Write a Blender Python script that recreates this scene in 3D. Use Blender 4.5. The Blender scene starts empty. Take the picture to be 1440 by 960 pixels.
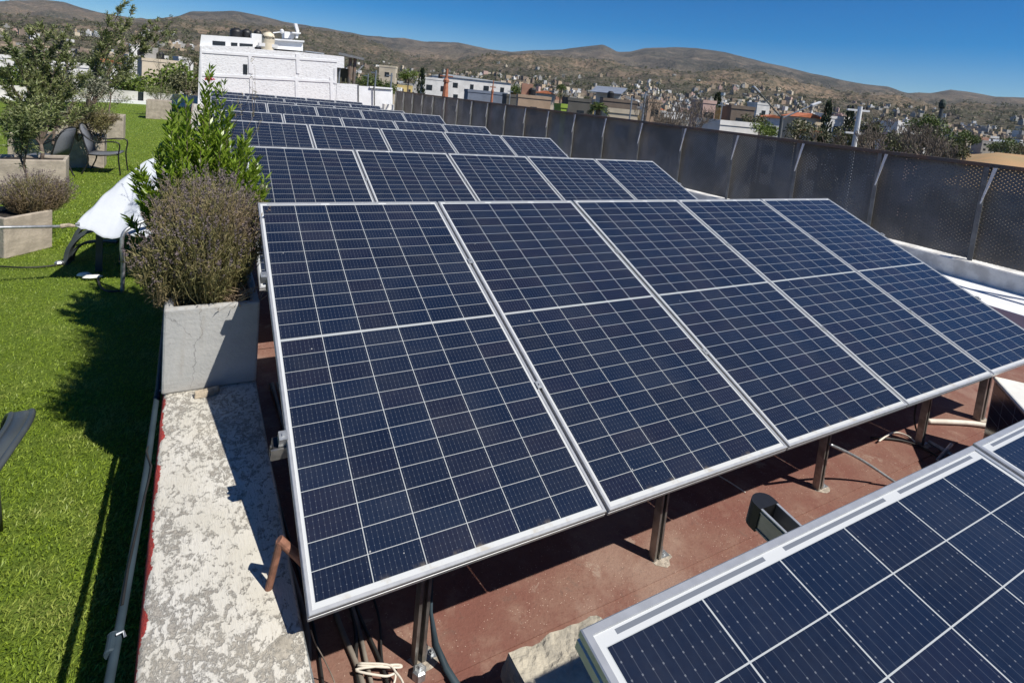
import bpy, math, random
import numpy as np
from mathutils import Vector, Matrix, noise
R = math.radians
random.seed(7); rng = np.random.default_rng(7)
S = bpy.context.scene
col = S.collection

# ------------------------------------------------------------------ camera, light
CAM = Vector((-0.347, -1.562, 1.603))
ROT = Matrix(((0.869205657546654, -0.030852650321267362, -0.49348722258741656),
              (-0.4849753305286396, 0.14125573890081017, -0.8630444629370047),
              (0.0963351112913955, 0.9894922587851508, 0.10781751312627601)))
FPX, CX, CY = 791.55, 720.0, 222.74
cd = bpy.data.cameras.new('camera'); cam = bpy.data.objects.new('camera', cd); col.objects.link(cam)
cam.matrix_world = Matrix.Translation(CAM) @ ROT.to_4x4()
cd.sensor_width = 36; cd.lens = FPX / 1440 * 36
cd.shift_y = -(480 - CY) / 1440
cd.clip_start = 0.05; cd.clip_end = 30000
S.camera = cam
SUNDIR = Vector((0.42, -0.68, 1.0)).normalized()
w = bpy.data.worlds.new('World'); S.world = w; w.use_nodes = True
nt = w.node_tree; bg = nt.nodes['Background']
sk = nt.nodes.new('ShaderNodeTexSky'); sk.sky_type = 'NISHITA'; sk.sun_disc = False
sk.sun_elevation = math.asin(SUNDIR.z); sk.sun_rotation = math.atan2(SUNDIR.x, SUNDIR.y)
sk.altitude = 1900; sk.air_density = 1.0; sk.dust_density = 0.15; sk.ozone_density = 2.5
hs = nt.nodes.new('ShaderNodeHueSaturation'); hs.inputs['Saturation'].default_value = 1.75; hs.inputs['Hue'].default_value = 0.508
nt.links.new(sk.outputs[0], hs.inputs['Color']); nt.links.new(hs.outputs[0], bg.inputs[0]); bg.inputs[1].default_value = 0.073
sd = bpy.data.lights.new('sun', 'SUN'); sun = bpy.data.objects.new('sun', sd); col.objects.link(sun)
sd.energy = 5.0; sd.angle = R(0.53); sd.color = (1.0, 0.95, 0.86)
sun.rotation_euler = SUNDIR.to_track_quat('Z', 'Y').to_euler()
S.view_settings.view_transform = 'Standard'; S.view_settings.look = 'None'
S.view_settings.exposure = 0.35; S.view_settings.gamma = 1.0

# pixel helpers (1440x960 photograph) used to place things at measured real positions
_r = ROT.to_3x3(); AX, UP, BK = _r.col[0], _r.col[1], _r.col[2]
def ray(u, v): return AX * ((u - CX) / FPX) - UP * ((v - CY) / FPX) - BK
def onz(u, v, z): d = ray(u, v); return CAM + d * ((z - CAM.z) / d.z)
def ony(u, v, y): d = ray(u, v); return CAM + d * ((y - CAM.y) / d.y)
def onx(u, v, x): d = ray(u, v); return CAM + d * ((x - CAM.x) / d.x)
def atr(u, v, r): d = ray(u, v); return CAM + d * (r / math.hypot(d.x, d.y))
def proj(p):
    d = Vector(p) - CAM; z = -d.dot(BK); return (d.dot(AX) / z * FPX + CX, -d.dot(UP) / z * FPX + CY)

# ------------------------------------------------------------------ node helpers
class V_:
    def __init__(s, T, k): s.T = T; s.k = k
    def _m(s, op, *a):
        n = s.T.nodes.new('ShaderNodeMath'); n.operation = op
        for i, x in enumerate((s,) + a):
            if isinstance(x, V_): s.T.links.new(x.k, n.inputs[i])
            else: n.inputs[i].default_value = x
        return V_(s.T, n.outputs[0])
    def __add__(s, o): return s._m('ADD', o)
    def __sub__(s, o): return s._m('SUBTRACT', o)
    def __mul__(s, o): return s._m('MULTIPLY', o)
    def __truediv__(s, o): return s._m('DIVIDE', o)
    def lt(s, o): return s._m('LESS_THAN', o)
    def gt(s, o): return s._m('GREATER_THAN', o)
    def mn(s, o): return s._m('MINIMUM', o)
    def mx(s, o): return s._m('MAXIMUM', o)
    def fr(s): return s._m('FRACT')
    def fl(s): return s._m('FLOOR')
    def ab(s): return s._m('ABSOLUTE')
    def pw(s, o): return s._m('POWER', o)
    def inv(s): n = s._m('MULTIPLY', -1.0); return n + 1.0
    def sm(s, a, b):
        n = s.T.nodes.new('ShaderNodeMapRange'); n.interpolation_type = 'SMOOTHSTEP'
        s.T.links.new(s.k, n.inputs[0]); n.inputs[1].default_value = a; n.inputs[2].default_value = b
        return V_(s.T, n.outputs[0])
class Mat:
    def __init__(s, name, rough=0.7, metal=0.0, spec=0.5):
        s.m = bpy.data.materials.new(name); s.m.use_nodes = True; s.T = s.m.node_tree
        s.b = s.T.nodes['Principled BSDF']; s.b.inputs['Roughness'].default_value = rough
        s.b.inputs['Metallic'].default_value = metal; s.b.inputs['Specular IOR Level'].default_value = spec
        s.out = s.T.nodes['Material Output']
    def co(s, kind='Object'):
        n = s.T.nodes.new('ShaderNodeTexCoord'); return n.outputs[kind]
    def pos(s): return s.T.nodes.new('ShaderNodeNewGeometry').outputs['Position']
    def xyz(s, k):
        n = s.T.nodes.new('ShaderNodeSeparateXYZ'); s.T.links.new(k, n.inputs[0]); return [V_(s.T, o) for o in n.outputs]
    def vec(s, *a):
        n = s.T.nodes.new('ShaderNodeCombineXYZ')
        for i, x in enumerate(a):
            if isinstance(x, V_): s.T.links.new(x.k, n.inputs[i])
            else: n.inputs[i].default_value = x
        return n.outputs[0]
    def noise(s, k, scale, det=3.0, rough=0.55, dist=0.0):
        n = s.T.nodes.new('ShaderNodeTexNoise'); s.T.links.new(k, n.inputs['Vector'])
        n.inputs['Scale'].default_value = scale; n.inputs['Detail'].default_value = det
        n.inputs['Roughness'].default_value = rough; n.inputs['Distortion'].default_value = dist
        return V_(s.T, n.outputs[0])
    def white(s, k):
        n = s.T.nodes.new('ShaderNodeTexWhiteNoise'); s.T.links.new(k, n.inputs['Vector']); return V_(s.T, n.outputs['Value'])
    def voro(s, k, scale, feat='F1'):
        n = s.T.nodes.new('ShaderNodeTexVoronoi'); n.feature = feat; s.T.links.new(k, n.inputs['Vector'])
        n.inputs['Scale'].default_value = scale; return V_(s.T, n.outputs['Distance'])
    def mix(s, f, a, b):
        n = s.T.nodes.new('ShaderNodeMix'); n.data_type = 'RGBA'
        for i, x in ((0, f), (6, a), (7, b)):
            if isinstance(x, V_): s.T.links.new(x.k, n.inputs[i])
            elif hasattr(x, 'is_output'): s.T.links.new(x, n.inputs[i])
            elif isinstance(x, (int, float)): n.inputs[i].default_value = x
            else: n.inputs[i].default_value = (*x, 1)
        return n.outputs[2]
    def color(s, x):
        if hasattr(x, 'is_output'): s.T.links.new(x, s.b.inputs['Base Color'])
        else: s.b.inputs['Base Color'].default_value = (*x, 1)
        return s
    def rough(s, v): s.T.links.new(v.k, s.b.inputs['Roughness']); return s
    def bump(s, v, dist=0.01, st=1.0):
        n = s.T.nodes.new('ShaderNodeBump'); n.inputs['Distance'].default_value = dist; n.inputs['Strength'].default_value = st
        s.T.links.new(v.k, n.inputs['Height']); s.T.links.new(n.outputs[0], s.b.inputs['Normal']); return s

def simple(name, c, rough=0.6, metal=0.0, var=0.25, scale=12, bump=0.0, spec=0.5, c2=None):
    m = Mat(name, rough, metal, spec); k = m.co()
    n = m.noise(k, scale, 5)
    d = c2 or tuple(x * (1 - var) for x in c)
    m.color(m.mix(n.sm(0.35, 0.65), c, d))
    if bump: m.bump(m.noise(k, scale * 4, 4), bump)
    return m.m

M = {}
# --- solar panel face (local x 0..PW, y 0..PL, y=0 is the low edge)
PW, PL, PIT = 1.140, 2.206, 1.154
def panel_mat():
    m = Mat('panel_cells', 0.13, 0, 0.5)
    x, y, z = m.xyz(m.co())
    mx, my, mid = 0.022, 0.030, 0.012
    cw = (PW - 2 * mx) / 6; ch = (PL - 2 * my - mid) / 24
    up = y.gt(PL / 2)
    y2 = y - up * mid
    cx = (x - mx) / cw; cy = (y2 - my) / ch
    fx, fy = cx.fr(), cy.fr()
    gx = fx.mn(fx.inv()) * cw; gy = fy.mn(fy.inv()) * ch
    line = gx.lt(0.0015).mx(gy.lt(0.0011))
    line = line.mx((y - PL / 2).ab().lt(mid / 2 - 0.002))
    out = x.lt(mx).mx(x.gt(PW - mx)).mx(y.lt(my)).mx(y.gt(PL - my))
    line = line.mx(out)
    # busbars: ten thin ribbons per cell with solder dots
    bb = (fx * 10).fr(); near = (bb - 0.5).ab()
    rib = near.lt(0.035)
    dots = near.lt(0.075) * ((fy * 4 + 0.5).fr() - 0.5).ab().lt(0.055)
    info = m.T.nodes.new('ShaderNodeObjectInfo'); rnd = V_(m.T, info.outputs['Random'])
    cell = m.white(m.vec(cx.fl(), cy.fl(), rnd * 100))
    cell2 = m.white(m.vec(cx.fl() + 31, cy.fl(), rnd * 77))
    cry = m.voro(m.co(), 90)
    blue = m.mix(cell, (0.0050, 0.0085, 0.021), (0.0060, 0.0120, 0.030))
    blue = m.mix(cell2.sm(0.55, 1.0) * 0.45, blue, (0.012, 0.010, 0.022))
    blue = m.mix(cry * 0.25, blue, (0.011, 0.022, 0.048))
    c = m.mix(rib * 0.10, blue, (0.30, 0.33, 0.38))
    c = m.mix(dots * 0.17, c, (0.55, 0.58, 0.62))
    # ribbon strips in the top margin
    st = ((cx + 0.0) / 2).fr(); strip = (y - (PL - 0.0195)).ab().lt(0.0035) * (st - 0.5).ab().lt(0.43) * x.gt(mx) * x.lt(PW - mx)
    wht = m.mix(out, (0.40, 0.42, 0.42), m.mix(strip, (0.50, 0.515, 0.52), (0.15, 0.165, 0.19)))
    c = m.mix(line, c, wht)
    # dust: faint overall film, beige silt by the low edge
    d = m.noise(m.co(), 3.0, 6, 0.7)
    d2 = m.noise(m.co(), 14.0, 4, 0.6)
    silt = y.sm(0.05, 0.018) * d2.sm(0.5, 0.66) * 0.5
    c = m.mix(silt, c, (0.34, 0.29, 0.21))
    c = m.mix(d.sm(0.35, 0.8) * 0.03 + 0.004, c, (0.42, 0.40, 0.36))
    speck = m.voro(m.co(), 9.0).lt(0.028)
    c = m.mix(speck * 0.5, c, (0.6, 0.6, 0.58))
    m.color(c); m.rough(d * 0.12 + 0.10)
    return m.m
M['cells'] = panel_mat()
M['alu'] = simple('anodised_aluminium', (0.50, 0.51, 0.52), 0.36, 0.55, 0.12, 30)
M['alu_dark'] = simple('weathered_aluminium', (0.34, 0.33, 0.31), 0.42, 0.8, 0.35, 18)
M['steel'] = simple('galvanised_steel', (0.42, 0.44, 0.46), 0.45, 0.7, 0.3, 40)
M['black'] = simple('black_plastic', (0.012, 0.012, 0.013), 0.45, 0, 0.3, 20)
M['backsheet'] = simple('white_backsheet', (0.7, 0.7, 0.7), 0.5, 0, 0.1, 5)
M['cable'] = simple('black_cable', (0.02, 0.019, 0.018), 0.6, 0, 0.4, 9)
M['cable_grey'] = simple('dusty_cable', (0.22, 0.19, 0.16), 0.75, 0, 0.4, 9)
M['cable_white'] = simple('white_cable', (0.68, 0.63, 0.55), 0.6, 0, 0.2, 9)
M['pvc'] = simple('grey_conduit', (0.034, 0.052, 0.066), 0.6, 0.0, 0.25, 6, spec=0.15)
M['rust'] = simple('rusty_pipe', (0.30, 0.14, 0.09), 0.75, 0.2, 0.4, 25, 0.002)
M['sealant'] = simple('pale_sealant', (0.46, 0.40, 0.33), 0.9, 0, 0.45, 40, 0.004)
M['rough_block'] = simple('rough_pale_concrete', (0.44, 0.40, 0.32), 0.95, 0, 0.5, 9, 0.012, 0.3, (0.27, 0.25, 0.21))
M['stone'] = simple('broken_brick', (0.42, 0.35, 0.26), 0.9, 0, 0.4, 30, 0.004)
M['whitebox'] = simple('white_casing', (0.74, 0.73, 0.68), 0.5, 0, 0.1, 9)
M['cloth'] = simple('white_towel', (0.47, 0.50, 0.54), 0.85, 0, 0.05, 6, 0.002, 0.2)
M['plastic_grey'] = simple('grey_plastic', (0.055, 0.065, 0.07), 0.42, 0, 0.25, 8)
M['chair_metal'] = simple('dark_chair_metal', (0.022, 0.022, 0.023), 0.45, 0.3, 0.3, 20)
M['sling'] = simple('grey_sling_fabric', (0.13, 0.14, 0.16), 0.7, 0, 0.2, 60)
M['planter'] = simple('brown_concrete_planter', (0.40, 0.345, 0.28), 0.92, 0, 0.28, 7, 0.006)
M['soil'] = simple('dark_soil', (0.045, 0.035, 0.026), 0.95, 0, 0.5, 40, 0.02)
M['bark'] = simple('grey_bark', (0.17, 0.13, 0.10), 0.9, 0, 0.4, 25, 0.006)
M['twig'] = simple('dry_twigs', (0.185, 0.15, 0.115), 0.9, 0, 0.3, 25)
M['win'] = simple('dark_window', (0.025, 0.03, 0.035), 0.25, 0, 0.3, 2)
M['fence_post'] = simple('fence_post_steel', (0.20, 0.205, 0.20), 0.6, 0.2, 0.35, 6)
M['fence_strut'] = simple('sunlit_tone_strut', (0.80, 0.80, 0.78), 0.6, 0.0, 0.15, 12)  # steel struts, with sunlight on them put into the pale base colour
M['rail_top'] = simple('rusting_top_rail', (0.10, 0.095, 0.09), 0.7, 0.2, 0.3, 3, 0, 0.5, (0.17, 0.11, 0.075))
M['tank_black'] = simple('black_tank', (0.012, 0.012, 0.013), 0.5, 0, 0.2, 3)
M['tank_cream'] = simple('cream_tank', (0.62, 0.55, 0.42), 0.6, 0, 0.15, 3)
M['white_paint'] = simple('white_paint', (0.70, 0.71, 0.72), 0.7, 0, 0.10, 1.2)

def concrete_planter():
    m = Mat('grey_concrete', 0.9); k = m.co()
    n = m.noise(k, 3.0, 7, 0.65); n2 = m.noise(k, 45, 4)
    c = m.mix(n.sm(0.3, 0.7), (0.33, 0.335, 0.33), (0.43, 0.43, 0.42))
    c = m.mix(n2.sm(0.62, 0.75) * 0.5, c, (0.24, 0.24, 0.23))
    wn = m.noise(k, 5, 5, 0.6)
    x, y, z = m.xyz(k)
    crack = (x + (wn - 0.5) * 0.16 - z * 0.12).ab()
    crack = (x - 0.15 + (wn - 0.5) * 0.16 - (z - 0.2) * 0.10).ab().lt(0.0017) * z.gt(0.02)
    crack = crack.mx((x - 0.10 + (wn - 0.5) * 0.3 + (z - 0.34) * 0.9).ab().lt(0.0025) * z.gt(0.30) * x.lt(0.2))
    c = m.mix(crack * 0.45, c, (0.10, 0.10, 0.10))
    stain = (z.sm(0.10, 0.0) * n.sm(0.3, 0.6)).mx(z.sm(0.40, 0.47) * n2.sm(0.4, 0.6) * 0.8).mx(m.noise(m.vec(x * 9.0, y * 9.0, z * 0.8), 2.0, 4, 0.6).sm(0.55, 0.75) * 0.5)
    c = m.mix(stain * 0.6, c, (0.30, 0.27, 0.23))
    m.color(c).bump(n2 * 0.5 + n, 0.006); return m.m
M['concrete'] = concrete_planter()

def kerb_mat():
    m = Mat('peeling_painted_concrete', 0.93); k = m.pos(); x, y, z = m.xyz(k)
    big = m.noise(k, 2.2, 8, 0.68, 0.3); fine = m.noise(m.vec(x * 1.0, y * 0.55, z), 26, 7, 0.72, 0.6); med = m.noise(k, 9, 7, 0.7, 0.4)
    white = m.mix(big.sm(0.3, 0.7), (0.50, 0.475, 0.41), (0.60, 0.58, 0.53))
    grey = m.mix(m.noise(k, 90, 4, 0.8).sm(0.35, 0.65), (0.13, 0.115, 0.10), (0.36, 0.33, 0.28))
    mott = m.noise(m.vec(x * 1.0, y * 0.8, z), 55, 6, 0.75, 0.5)
    cov = m.noise(k, 1.6, 4, 0.5)
    f = (fine * 0.55 + mott * 0.55 + med * 0.22 + (cov - 0.5) * 0.28 + y.sm(0.6, 2.2) * 0.03).sm(0.65, 0.745)
    far = y.sm(0.9, 2.0)
    c = m.mix(f * 0.85, white, grey)
    patch = m.noise(k, 7, 6, 0.6, 0.6).sm(0.66, 0.685)
    c = m.mix(patch * 0.8, c, (0.24, 0.22, 0.19))
    strk = m.noise(m.vec(x * 6.0, y * 0.9 + x * 2.0, z), 30, 3, 0.6)
    c = m.mix(strk.sm(0.56, 0.66) * 0.4, c, (0.42, 0.38, 0.32))
    c = m.mix(m.noise(k, 3, 3, 0.5).sm(0.5, 0.7) * 0.3, c, (0.52, 0.47, 0.37))
    # red paint surviving along the outer rim and the side
    rim = (x + 0.432 + (m.noise(k, 6, 6, 0.7) - 0.5) * 0.09).lt(0.0).mx(z.lt(-0.125) * x.lt(-0.2))
    red = m.mix(fine.sm(0.3, 0.7), (0.42, 0.045, 0.035), (0.30, 0.035, 0.03))
    c = m.mix(rim, c, red)
    gx = z.lt(-0.118) * x.gt(-0.1)
    c = m.mix(gx, c, (0.20, 0.215, 0.22))
    m.color(c).bump(f * -0.3 + fine * 0.5 + strk * 0.25, 0.008); return m.m
M['kerb'] = kerb_mat()

def roof_mat():
    m = Mat('red_roof_coating', 0.88, 0, 0.3); k = m.pos(); x, y, z = m.xyz(k)
    n = m.noise(k, 2.0, 8, 0.65); f = m.noise(k, 60, 5, 0.7); g = m.noise(k, 6, 6, 0.6, 0.3)
    c = m.mix(n.sm(0.35, 0.68), (0.175, 0.075, 0.058), (0.22, 0.125, 0.095))
    c = m.mix(g.sm(0.5, 0.75) * 0.6, c, (0.29, 0.19, 0.145))
    c = m.mix(f.sm(0.5, 0.65) * 0.5, c, (0.15, 0.065, 0.05))
    c = m.mix(m.noise(k, 0.9, 6, 0.7, 0.5).sm(0.54, 0.64) * 0.35, c, (0.34, 0.25, 0.20))
    sp = m.voro(k, 70).lt(0.13) * m.noise(k, 9, 3).gt(0.5)
    c = m.mix(sp * 0.8, c, (0.55, 0.42, 0.34))
    c = m.mix(m.noise(k, 14, 6, 0.75, 0.8).sm(0.58, 0.66) * 0.4, c, (0.13, 0.085, 0.07))
    c = m.mix(m.noise(k, 4.5, 5, 0.7, 0.6).sm(0.60, 0.68) * 0.4, c, (0.40, 0.33, 0.27))
    m.color(c).bump(f + g * 0.6, 0.004); return m.m
M['roof'] = roof_mat()

def turf_mat():
    m = Mat('artificial_turf_base', 0.8, 0, 0.2); k = m.pos()
    n = m.noise(k, 1.2, 5, 0.6); f = m.noise(k, 70, 4, 0.7)
    c = m.mix(f.sm(0.35, 0.65), (0.07, 0.115, 0.012), (0.16, 0.22, 0.028))
    c = m.mix(n.sm(0.35, 0.7) * 0.35, c, (0.12, 0.19, 0.03))
    m.color(c).bump(f, 0.02); return m.m
M['turf'] = turf_mat()

def leaf_mat(name, a, b, rough=0.5, trans=0.25, scale=9.0, c3=None, spec=0.4):
    m = Mat(name, rough, 0, spec); k = m.pos()
    n = m.noise(k, scale * 6, 2, 0.5); n2 = m.noise(k, scale * 0.35, 2)
    c = m.mix(n.sm(0.35, 0.65), a, b)
    if c3: c = m.mix(n2.sm(0.45, 0.7) * 0.7, c, c3)
    m.color(c)
    t = m.T.nodes.new('ShaderNodeBsdfTranslucent'); m.T.links.new(c, t.inputs[0])
    mx = m.T.nodes.new('ShaderNodeMixShader'); mx.inputs[0].default_value = trans
    m.T.links.new(m.b.outputs[0], mx.inputs[1]); m.T.links.new(t.outputs[0], mx.inputs[2])
    m.T.links.new(mx.outputs[0], m.out.inputs[0]); return m.m
M['blade'] = leaf_mat('turf_blades', (0.30, 0.40, 0.04), (0.15, 0.23, 0.02), 0.5, 0.25, 9, (0.36, 0.39, 0.11))
M['oleander'] = leaf_mat('bright_leaves', (0.16, 0.26, 0.022), (0.28, 0.38, 0.045), 0.33, 0.4, 5, (0.09, 0.17, 0.015))
M['lav_leaf'] = leaf_mat('lavender_leaves', (0.15, 0.15, 0.055), (0.25, 0.215, 0.095), 0.7, 0.25, 5, (0.25, 0.175, 0.115))
M['lav_flower'] = leaf_mat('lavender_flowers', (0.14, 0.11, 0.12), (0.21, 0.17, 0.17), 0.8, 0.1, 5, (0.16, 0.12, 0.085))
M['dry'] = leaf_mat('dry_stalks', (0.42, 0.32, 0.20), (0.33, 0.24, 0.17), 0.8, 0.2, 5)
M['olive'] = leaf_mat('olive_leaves', (0.13, 0.165, 0.045), (0.28, 0.30, 0.14), 0.5, 0.2, 4, (0.055, 0.09, 0.025))
M['olive_pale'] = leaf_mat('pale_olive_leaves', (0.14, 0.16, 0.10), (0.34, 0.33, 0.25), 0.55, 0.2, 4, (0.10, 0.12, 0.06))
M['tree_green'] = leaf_mat('tree_leaves', (0.06, 0.095, 0.02), (0.12, 0.16, 0.035), 0.6, 0.15, 0.6, (0.045, 0.065, 0.022))
M['tree_olive'] = leaf_mat('dusty_tree_leaves', (0.075, 0.085, 0.035), (0.13, 0.13, 0.06), 0.6, 0.15, 0.6, (0.06, 0.065, 0.03))
M['tree_bright'] = leaf_mat('fresh_tree_leaves', (0.09, 0.14, 0.02), (0.16, 0.21, 0.035), 0.6, 0.2, 0.6, (0.06, 0.10, 0.02))
M['cypress'] = leaf_mat('cypress_leaves', (0.02, 0.035, 0.015), (0.04, 0.06, 0.025), 0.7, 0.05, 1)
M['pink'] = leaf_mat('pink_petals', (0.55, 0.03, 0.08), (0.7, 0.12, 0.2), 0.6, 0.3, 9)

def mesh_mat():
    m = Mat('expanded_metal', 0.6, 0.3); x, y, z = m.xyz(m.co())
    # staggered lens-shaped openings, 62 mm long and 26 mm high
    a = y / 0.062; b = z / 0.026
    row = b.fl(); off = (row * 0.5).fr()
    fx = ((a + off).fr() - 0.5).ab(); fz = (b.fr() - 0.5).ab()
    hole = (fx * 1.30 + fz * 1.2).lt(0.215)
    n = m.noise(m.co(), 1.3, 4); 
    c = m.mix(n.sm(0.35, 0.7), (0.20, 0.175, 0.14), (0.30, 0.27, 0.23))
    m.color(c)
    tr = m.T.nodes.new('ShaderNodeBsdfTransparent'); mx = m.T.nodes.new('ShaderNodeMixShader')
    m.T.links.new(hole.k, mx.inputs[0]); m.T.links.new(m.b.outputs[0], mx.inputs[1]); m.T.links.new(tr.outputs[0], mx.inputs[2])
    m.T.links.new(mx.outputs[0], m.out.inputs[0]); return m.m
M['mesh'] = mesh_mat()

def white_wall():
    m = Mat('whitewashed_brick', 0.9); k = m.co(); x, y, z = m.xyz(k)
    f = m.noise(k, 2.6, 8, 0.75, 0.4); n = m.noise(k, 0.5, 4)
    pit = m.noise(m.vec(x * 9.0, y * 9.0, z * 14.0), 1.0, 5, 0.7)
    c = m.mix(n, (0.62, 0.64, 0.67), (0.72, 0.72, 0.72))
    c = m.mix(pit.sm(0.52, 0.68) * 0.5, c, (0.32, 0.31, 0.30))
    c = m.mix(f.sm(0.66, 0.78) * 0.4, c, (0.38, 0.33, 0.29))
    m.color(c).bump(pit, 0.03); return m.m
M['wall_white'] = white_wall()
M['band'] = simple('smooth_white_band', (0.68, 0.69, 0.71), 0.85, 0, 0.12, 2)
M['parapet'] = simple('flaking_white_parapet', (0.73, 0.72, 0.69), 0.9, 0, 0.3, 5, 0.006, 0.5, (0.50, 0.49, 0.47))
M['lowwall'] = simple('weathered_low_wall', (0.55, 0.54, 0.50), 0.9, 0, 0.2, 1.2, 0, 0.5, (0.40, 0.39, 0.36))

def hill_mat():
    m = Mat('dry_hills', 0.95, 0, 0.1); k = m.pos(); x, y, z = m.xyz(k)
    big = m.noise(k, 0.0016, 8, 0.62, 0.4); med = m.noise(k, 0.012, 6, 0.65); fine = m.noise(k, 0.09, 4, 0.7)
    flat2 = m.vec(x, y, 0.0); shr = m.voro(flat2, 0.09)
    c = m.mix(big.sm(0.44, 0.58), (0.080, 0.068, 0.050), (0.235, 0.17, 0.115))
    c = m.mix(med.sm(0.40, 0.60) * 0.8, c, (0.068, 0.066, 0.042))
    c = m.mix(fine.sm(0.48, 0.62) * 0.4, c, (0.26, 0.215, 0.165))
    c = m.mix(shr.lt(0.45) * 0.6, c, (0.045, 0.048, 0.034))
    hi = z.sm(120, 300)
    c = m.mix(hi * 0.8, c, m.mix((med * 0.5 + fine * 0.5 + (big - 0.5) * 0.5).sm(0.40, 0.60), (0.032, 0.034, 0.028), (0.125, 0.105, 0.082)))
    c = m.mix(m.noise(k, 0.0045, 7, 0.7, 0.6).sm(0.56, 0.64) * 0.6, c, (0.22, 0.165, 0.12))
    m.color(c).bump(fine + med * 3, 9.0); return m.m
M['hill'] = hill_mat()
M['field'] = simple('dry_earth_field', (0.40, 0.25, 0.13), 0.95, 0, 0.3, 0.06, 0, 0.1, (0.33, 0.24, 0.13))

# ------------------------------------------------------------------ mesh helpers
class MB:
    def __init__(s): s.v = []; s.f = []; s.mi = []
    def quad(s, *p, mi=0):
        n = len(s.v); s.v += [tuple(q) for q in p]; s.f.append(tuple(range(n, n + len(p)))); s.mi.append(mi)
    def box(s, x0, x1, y0, y1, z0, z1, mi=0, T=None):
        n = len(s.v)
        P = [(x, y, z) for z in (z0, z1) for x, y in ((x0, y0), (x1, y0), (x1, y1), (x0, y1))]
        if T: P = [tuple(T @ Vector(p)) for p in P]
        s.v += P
        for f in ((0, 3, 2, 1), (4, 5, 6, 7), (0, 1, 5, 4), (1, 2, 6, 5), (2, 3, 7, 6), (3, 0, 4, 7)):
            s.f.append(tuple(n + i for i in f)); s.mi.append(mi)
    def tube(s, pts, r, seg=8, mi=0, cap=True):
        pts = [Vector(p) for p in pts]; rs = r if isinstance(r, (list, tuple)) else [r] * len(pts)
        n0 = len(s.v); up = Vector((0.12, 0.31, 0.94))
        for i, p in enumerate(pts):
            t = (pts[min(i + 1, len(pts) - 1)] - pts[max(i - 1, 0)]).normalized()
            a = t.cross(up)
            if a.length < 0.1: a = t.cross(Vector((1, 0, 0)))
            a.normalize(); b = t.cross(a)
            for k in range(seg):
                q = 2 * math.pi * k / seg; s.v.append(tuple(p + (a * math.cos(q) + b * math.sin(q)) * rs[i]))
        for i in range(len(pts) - 1):
            for k in range(seg):
                k2 = (k + 1) % seg; a0 = n0 + i * seg
                s.f.append((a0 + k, a0 + k2, a0 + seg + k2, a0 + seg + k)); s.mi.append(mi)
        if cap:
            s.f.append(tuple(n0 + k for k in reversed(range(seg)))); s.mi.append(mi)
            e = n0 + (len(pts) - 1) * seg; s.f.append(tuple(e + k for k in range(seg))); s.mi.append(mi)
    def lathe(s, prof, c=(0, 0, 0), seg=20, mi=0):
        n0 = len(s.v)
        for r_, z in prof:
            for k in range(seg):
                q = 2 * math.pi * k / seg; s.v.append((c[0] + r_ * math.cos(q), c[1] + r_ * math.sin(q), c[2] + z))
        for i in range(len(prof) - 1):
            for k in range(seg):
                k2 = (k + 1) % seg; a = n0 + i * seg
                s.f.append((a + k, a + k2, a + seg + k2, a + seg + k)); s.mi.append(mi)
        s.f.append(tuple(n0 + (len(prof) - 1) * seg + k for k in range(seg))); s.mi.append(mi)
    def prism(s, poly, y0, y1, mi=0, T=None):
        # poly in (x,z), extruded along y
        n = len(s.v); k = len(poly)
        P = [(x, y0, z) for x, z in poly] + [(x, y1, z) for x, z in poly]
        if T: P = [tuple(T @ Vector(p)) for p in P]
        s.v += P
        s.f.append(tuple(range(n, n + k))); s.mi.append(mi)
        s.f.append(tuple(reversed(range(n + k, n + 2 * k)))); s.mi.append(mi)
        for i in range(k):
            j = (i + 1) % k; s.f.append((n + j, n + i, n + k + i, n + k + j)); s.mi.append(mi)
    def build(s, name, mats, parent=None, smooth=False, bevel=0):
        me = bpy.data.meshes.new(name); me.from_pydata(s.v, [], s.f); me.validate()
        if not isinstance(mats, (list, tuple)): mats = [mats]
        for m in mats: me.materials.append(m)
        if len(mats) > 1 and len(me.polygons) == len(s.mi): me.polygons.foreach_set('material_index', s.mi)
        if smooth: me.polygons.foreach_set('use_smooth', [True] * len(me.polygons))
        o = bpy.data.objects.new(name, me); col.objects.link(o); o.parent = parent
        if bevel:
            b = o.modifiers.new('bevel', 'BEVEL'); b.width = bevel; b.segments = 2; b.limit_method = 'ANGLE'
        me.update(); return o

def npmesh(name, verts, nper, mat, parent=None, smooth=False):
    """verts (N*nper,3): N separate polygons of nper corners"""
    verts = np.asarray(verts, dtype=np.float32).reshape(-1, 3); N = len(verts) // nper
    me = bpy.data.meshes.new(name)
    me.vertices.add(len(verts)); me.vertices.foreach_set('co', verts.ravel())
    me.loops.add(N * nper); me.loops.foreach_set('vertex_index', np.arange(N * nper, dtype=np.int32))
    me.polygons.add(N); me.polygons.foreach_set('loop_start', np.arange(0, N * nper, nper, dtype=np.int32))
    me.polygons.foreach_set('loop_total', np.full(N, nper, dtype=np.int32))
    me.materials.append(mat); me.update(calc_edges=True)
    o = bpy.data.objects.new(name, me); col.objects.link(o); o.parent = parent; return o

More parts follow.
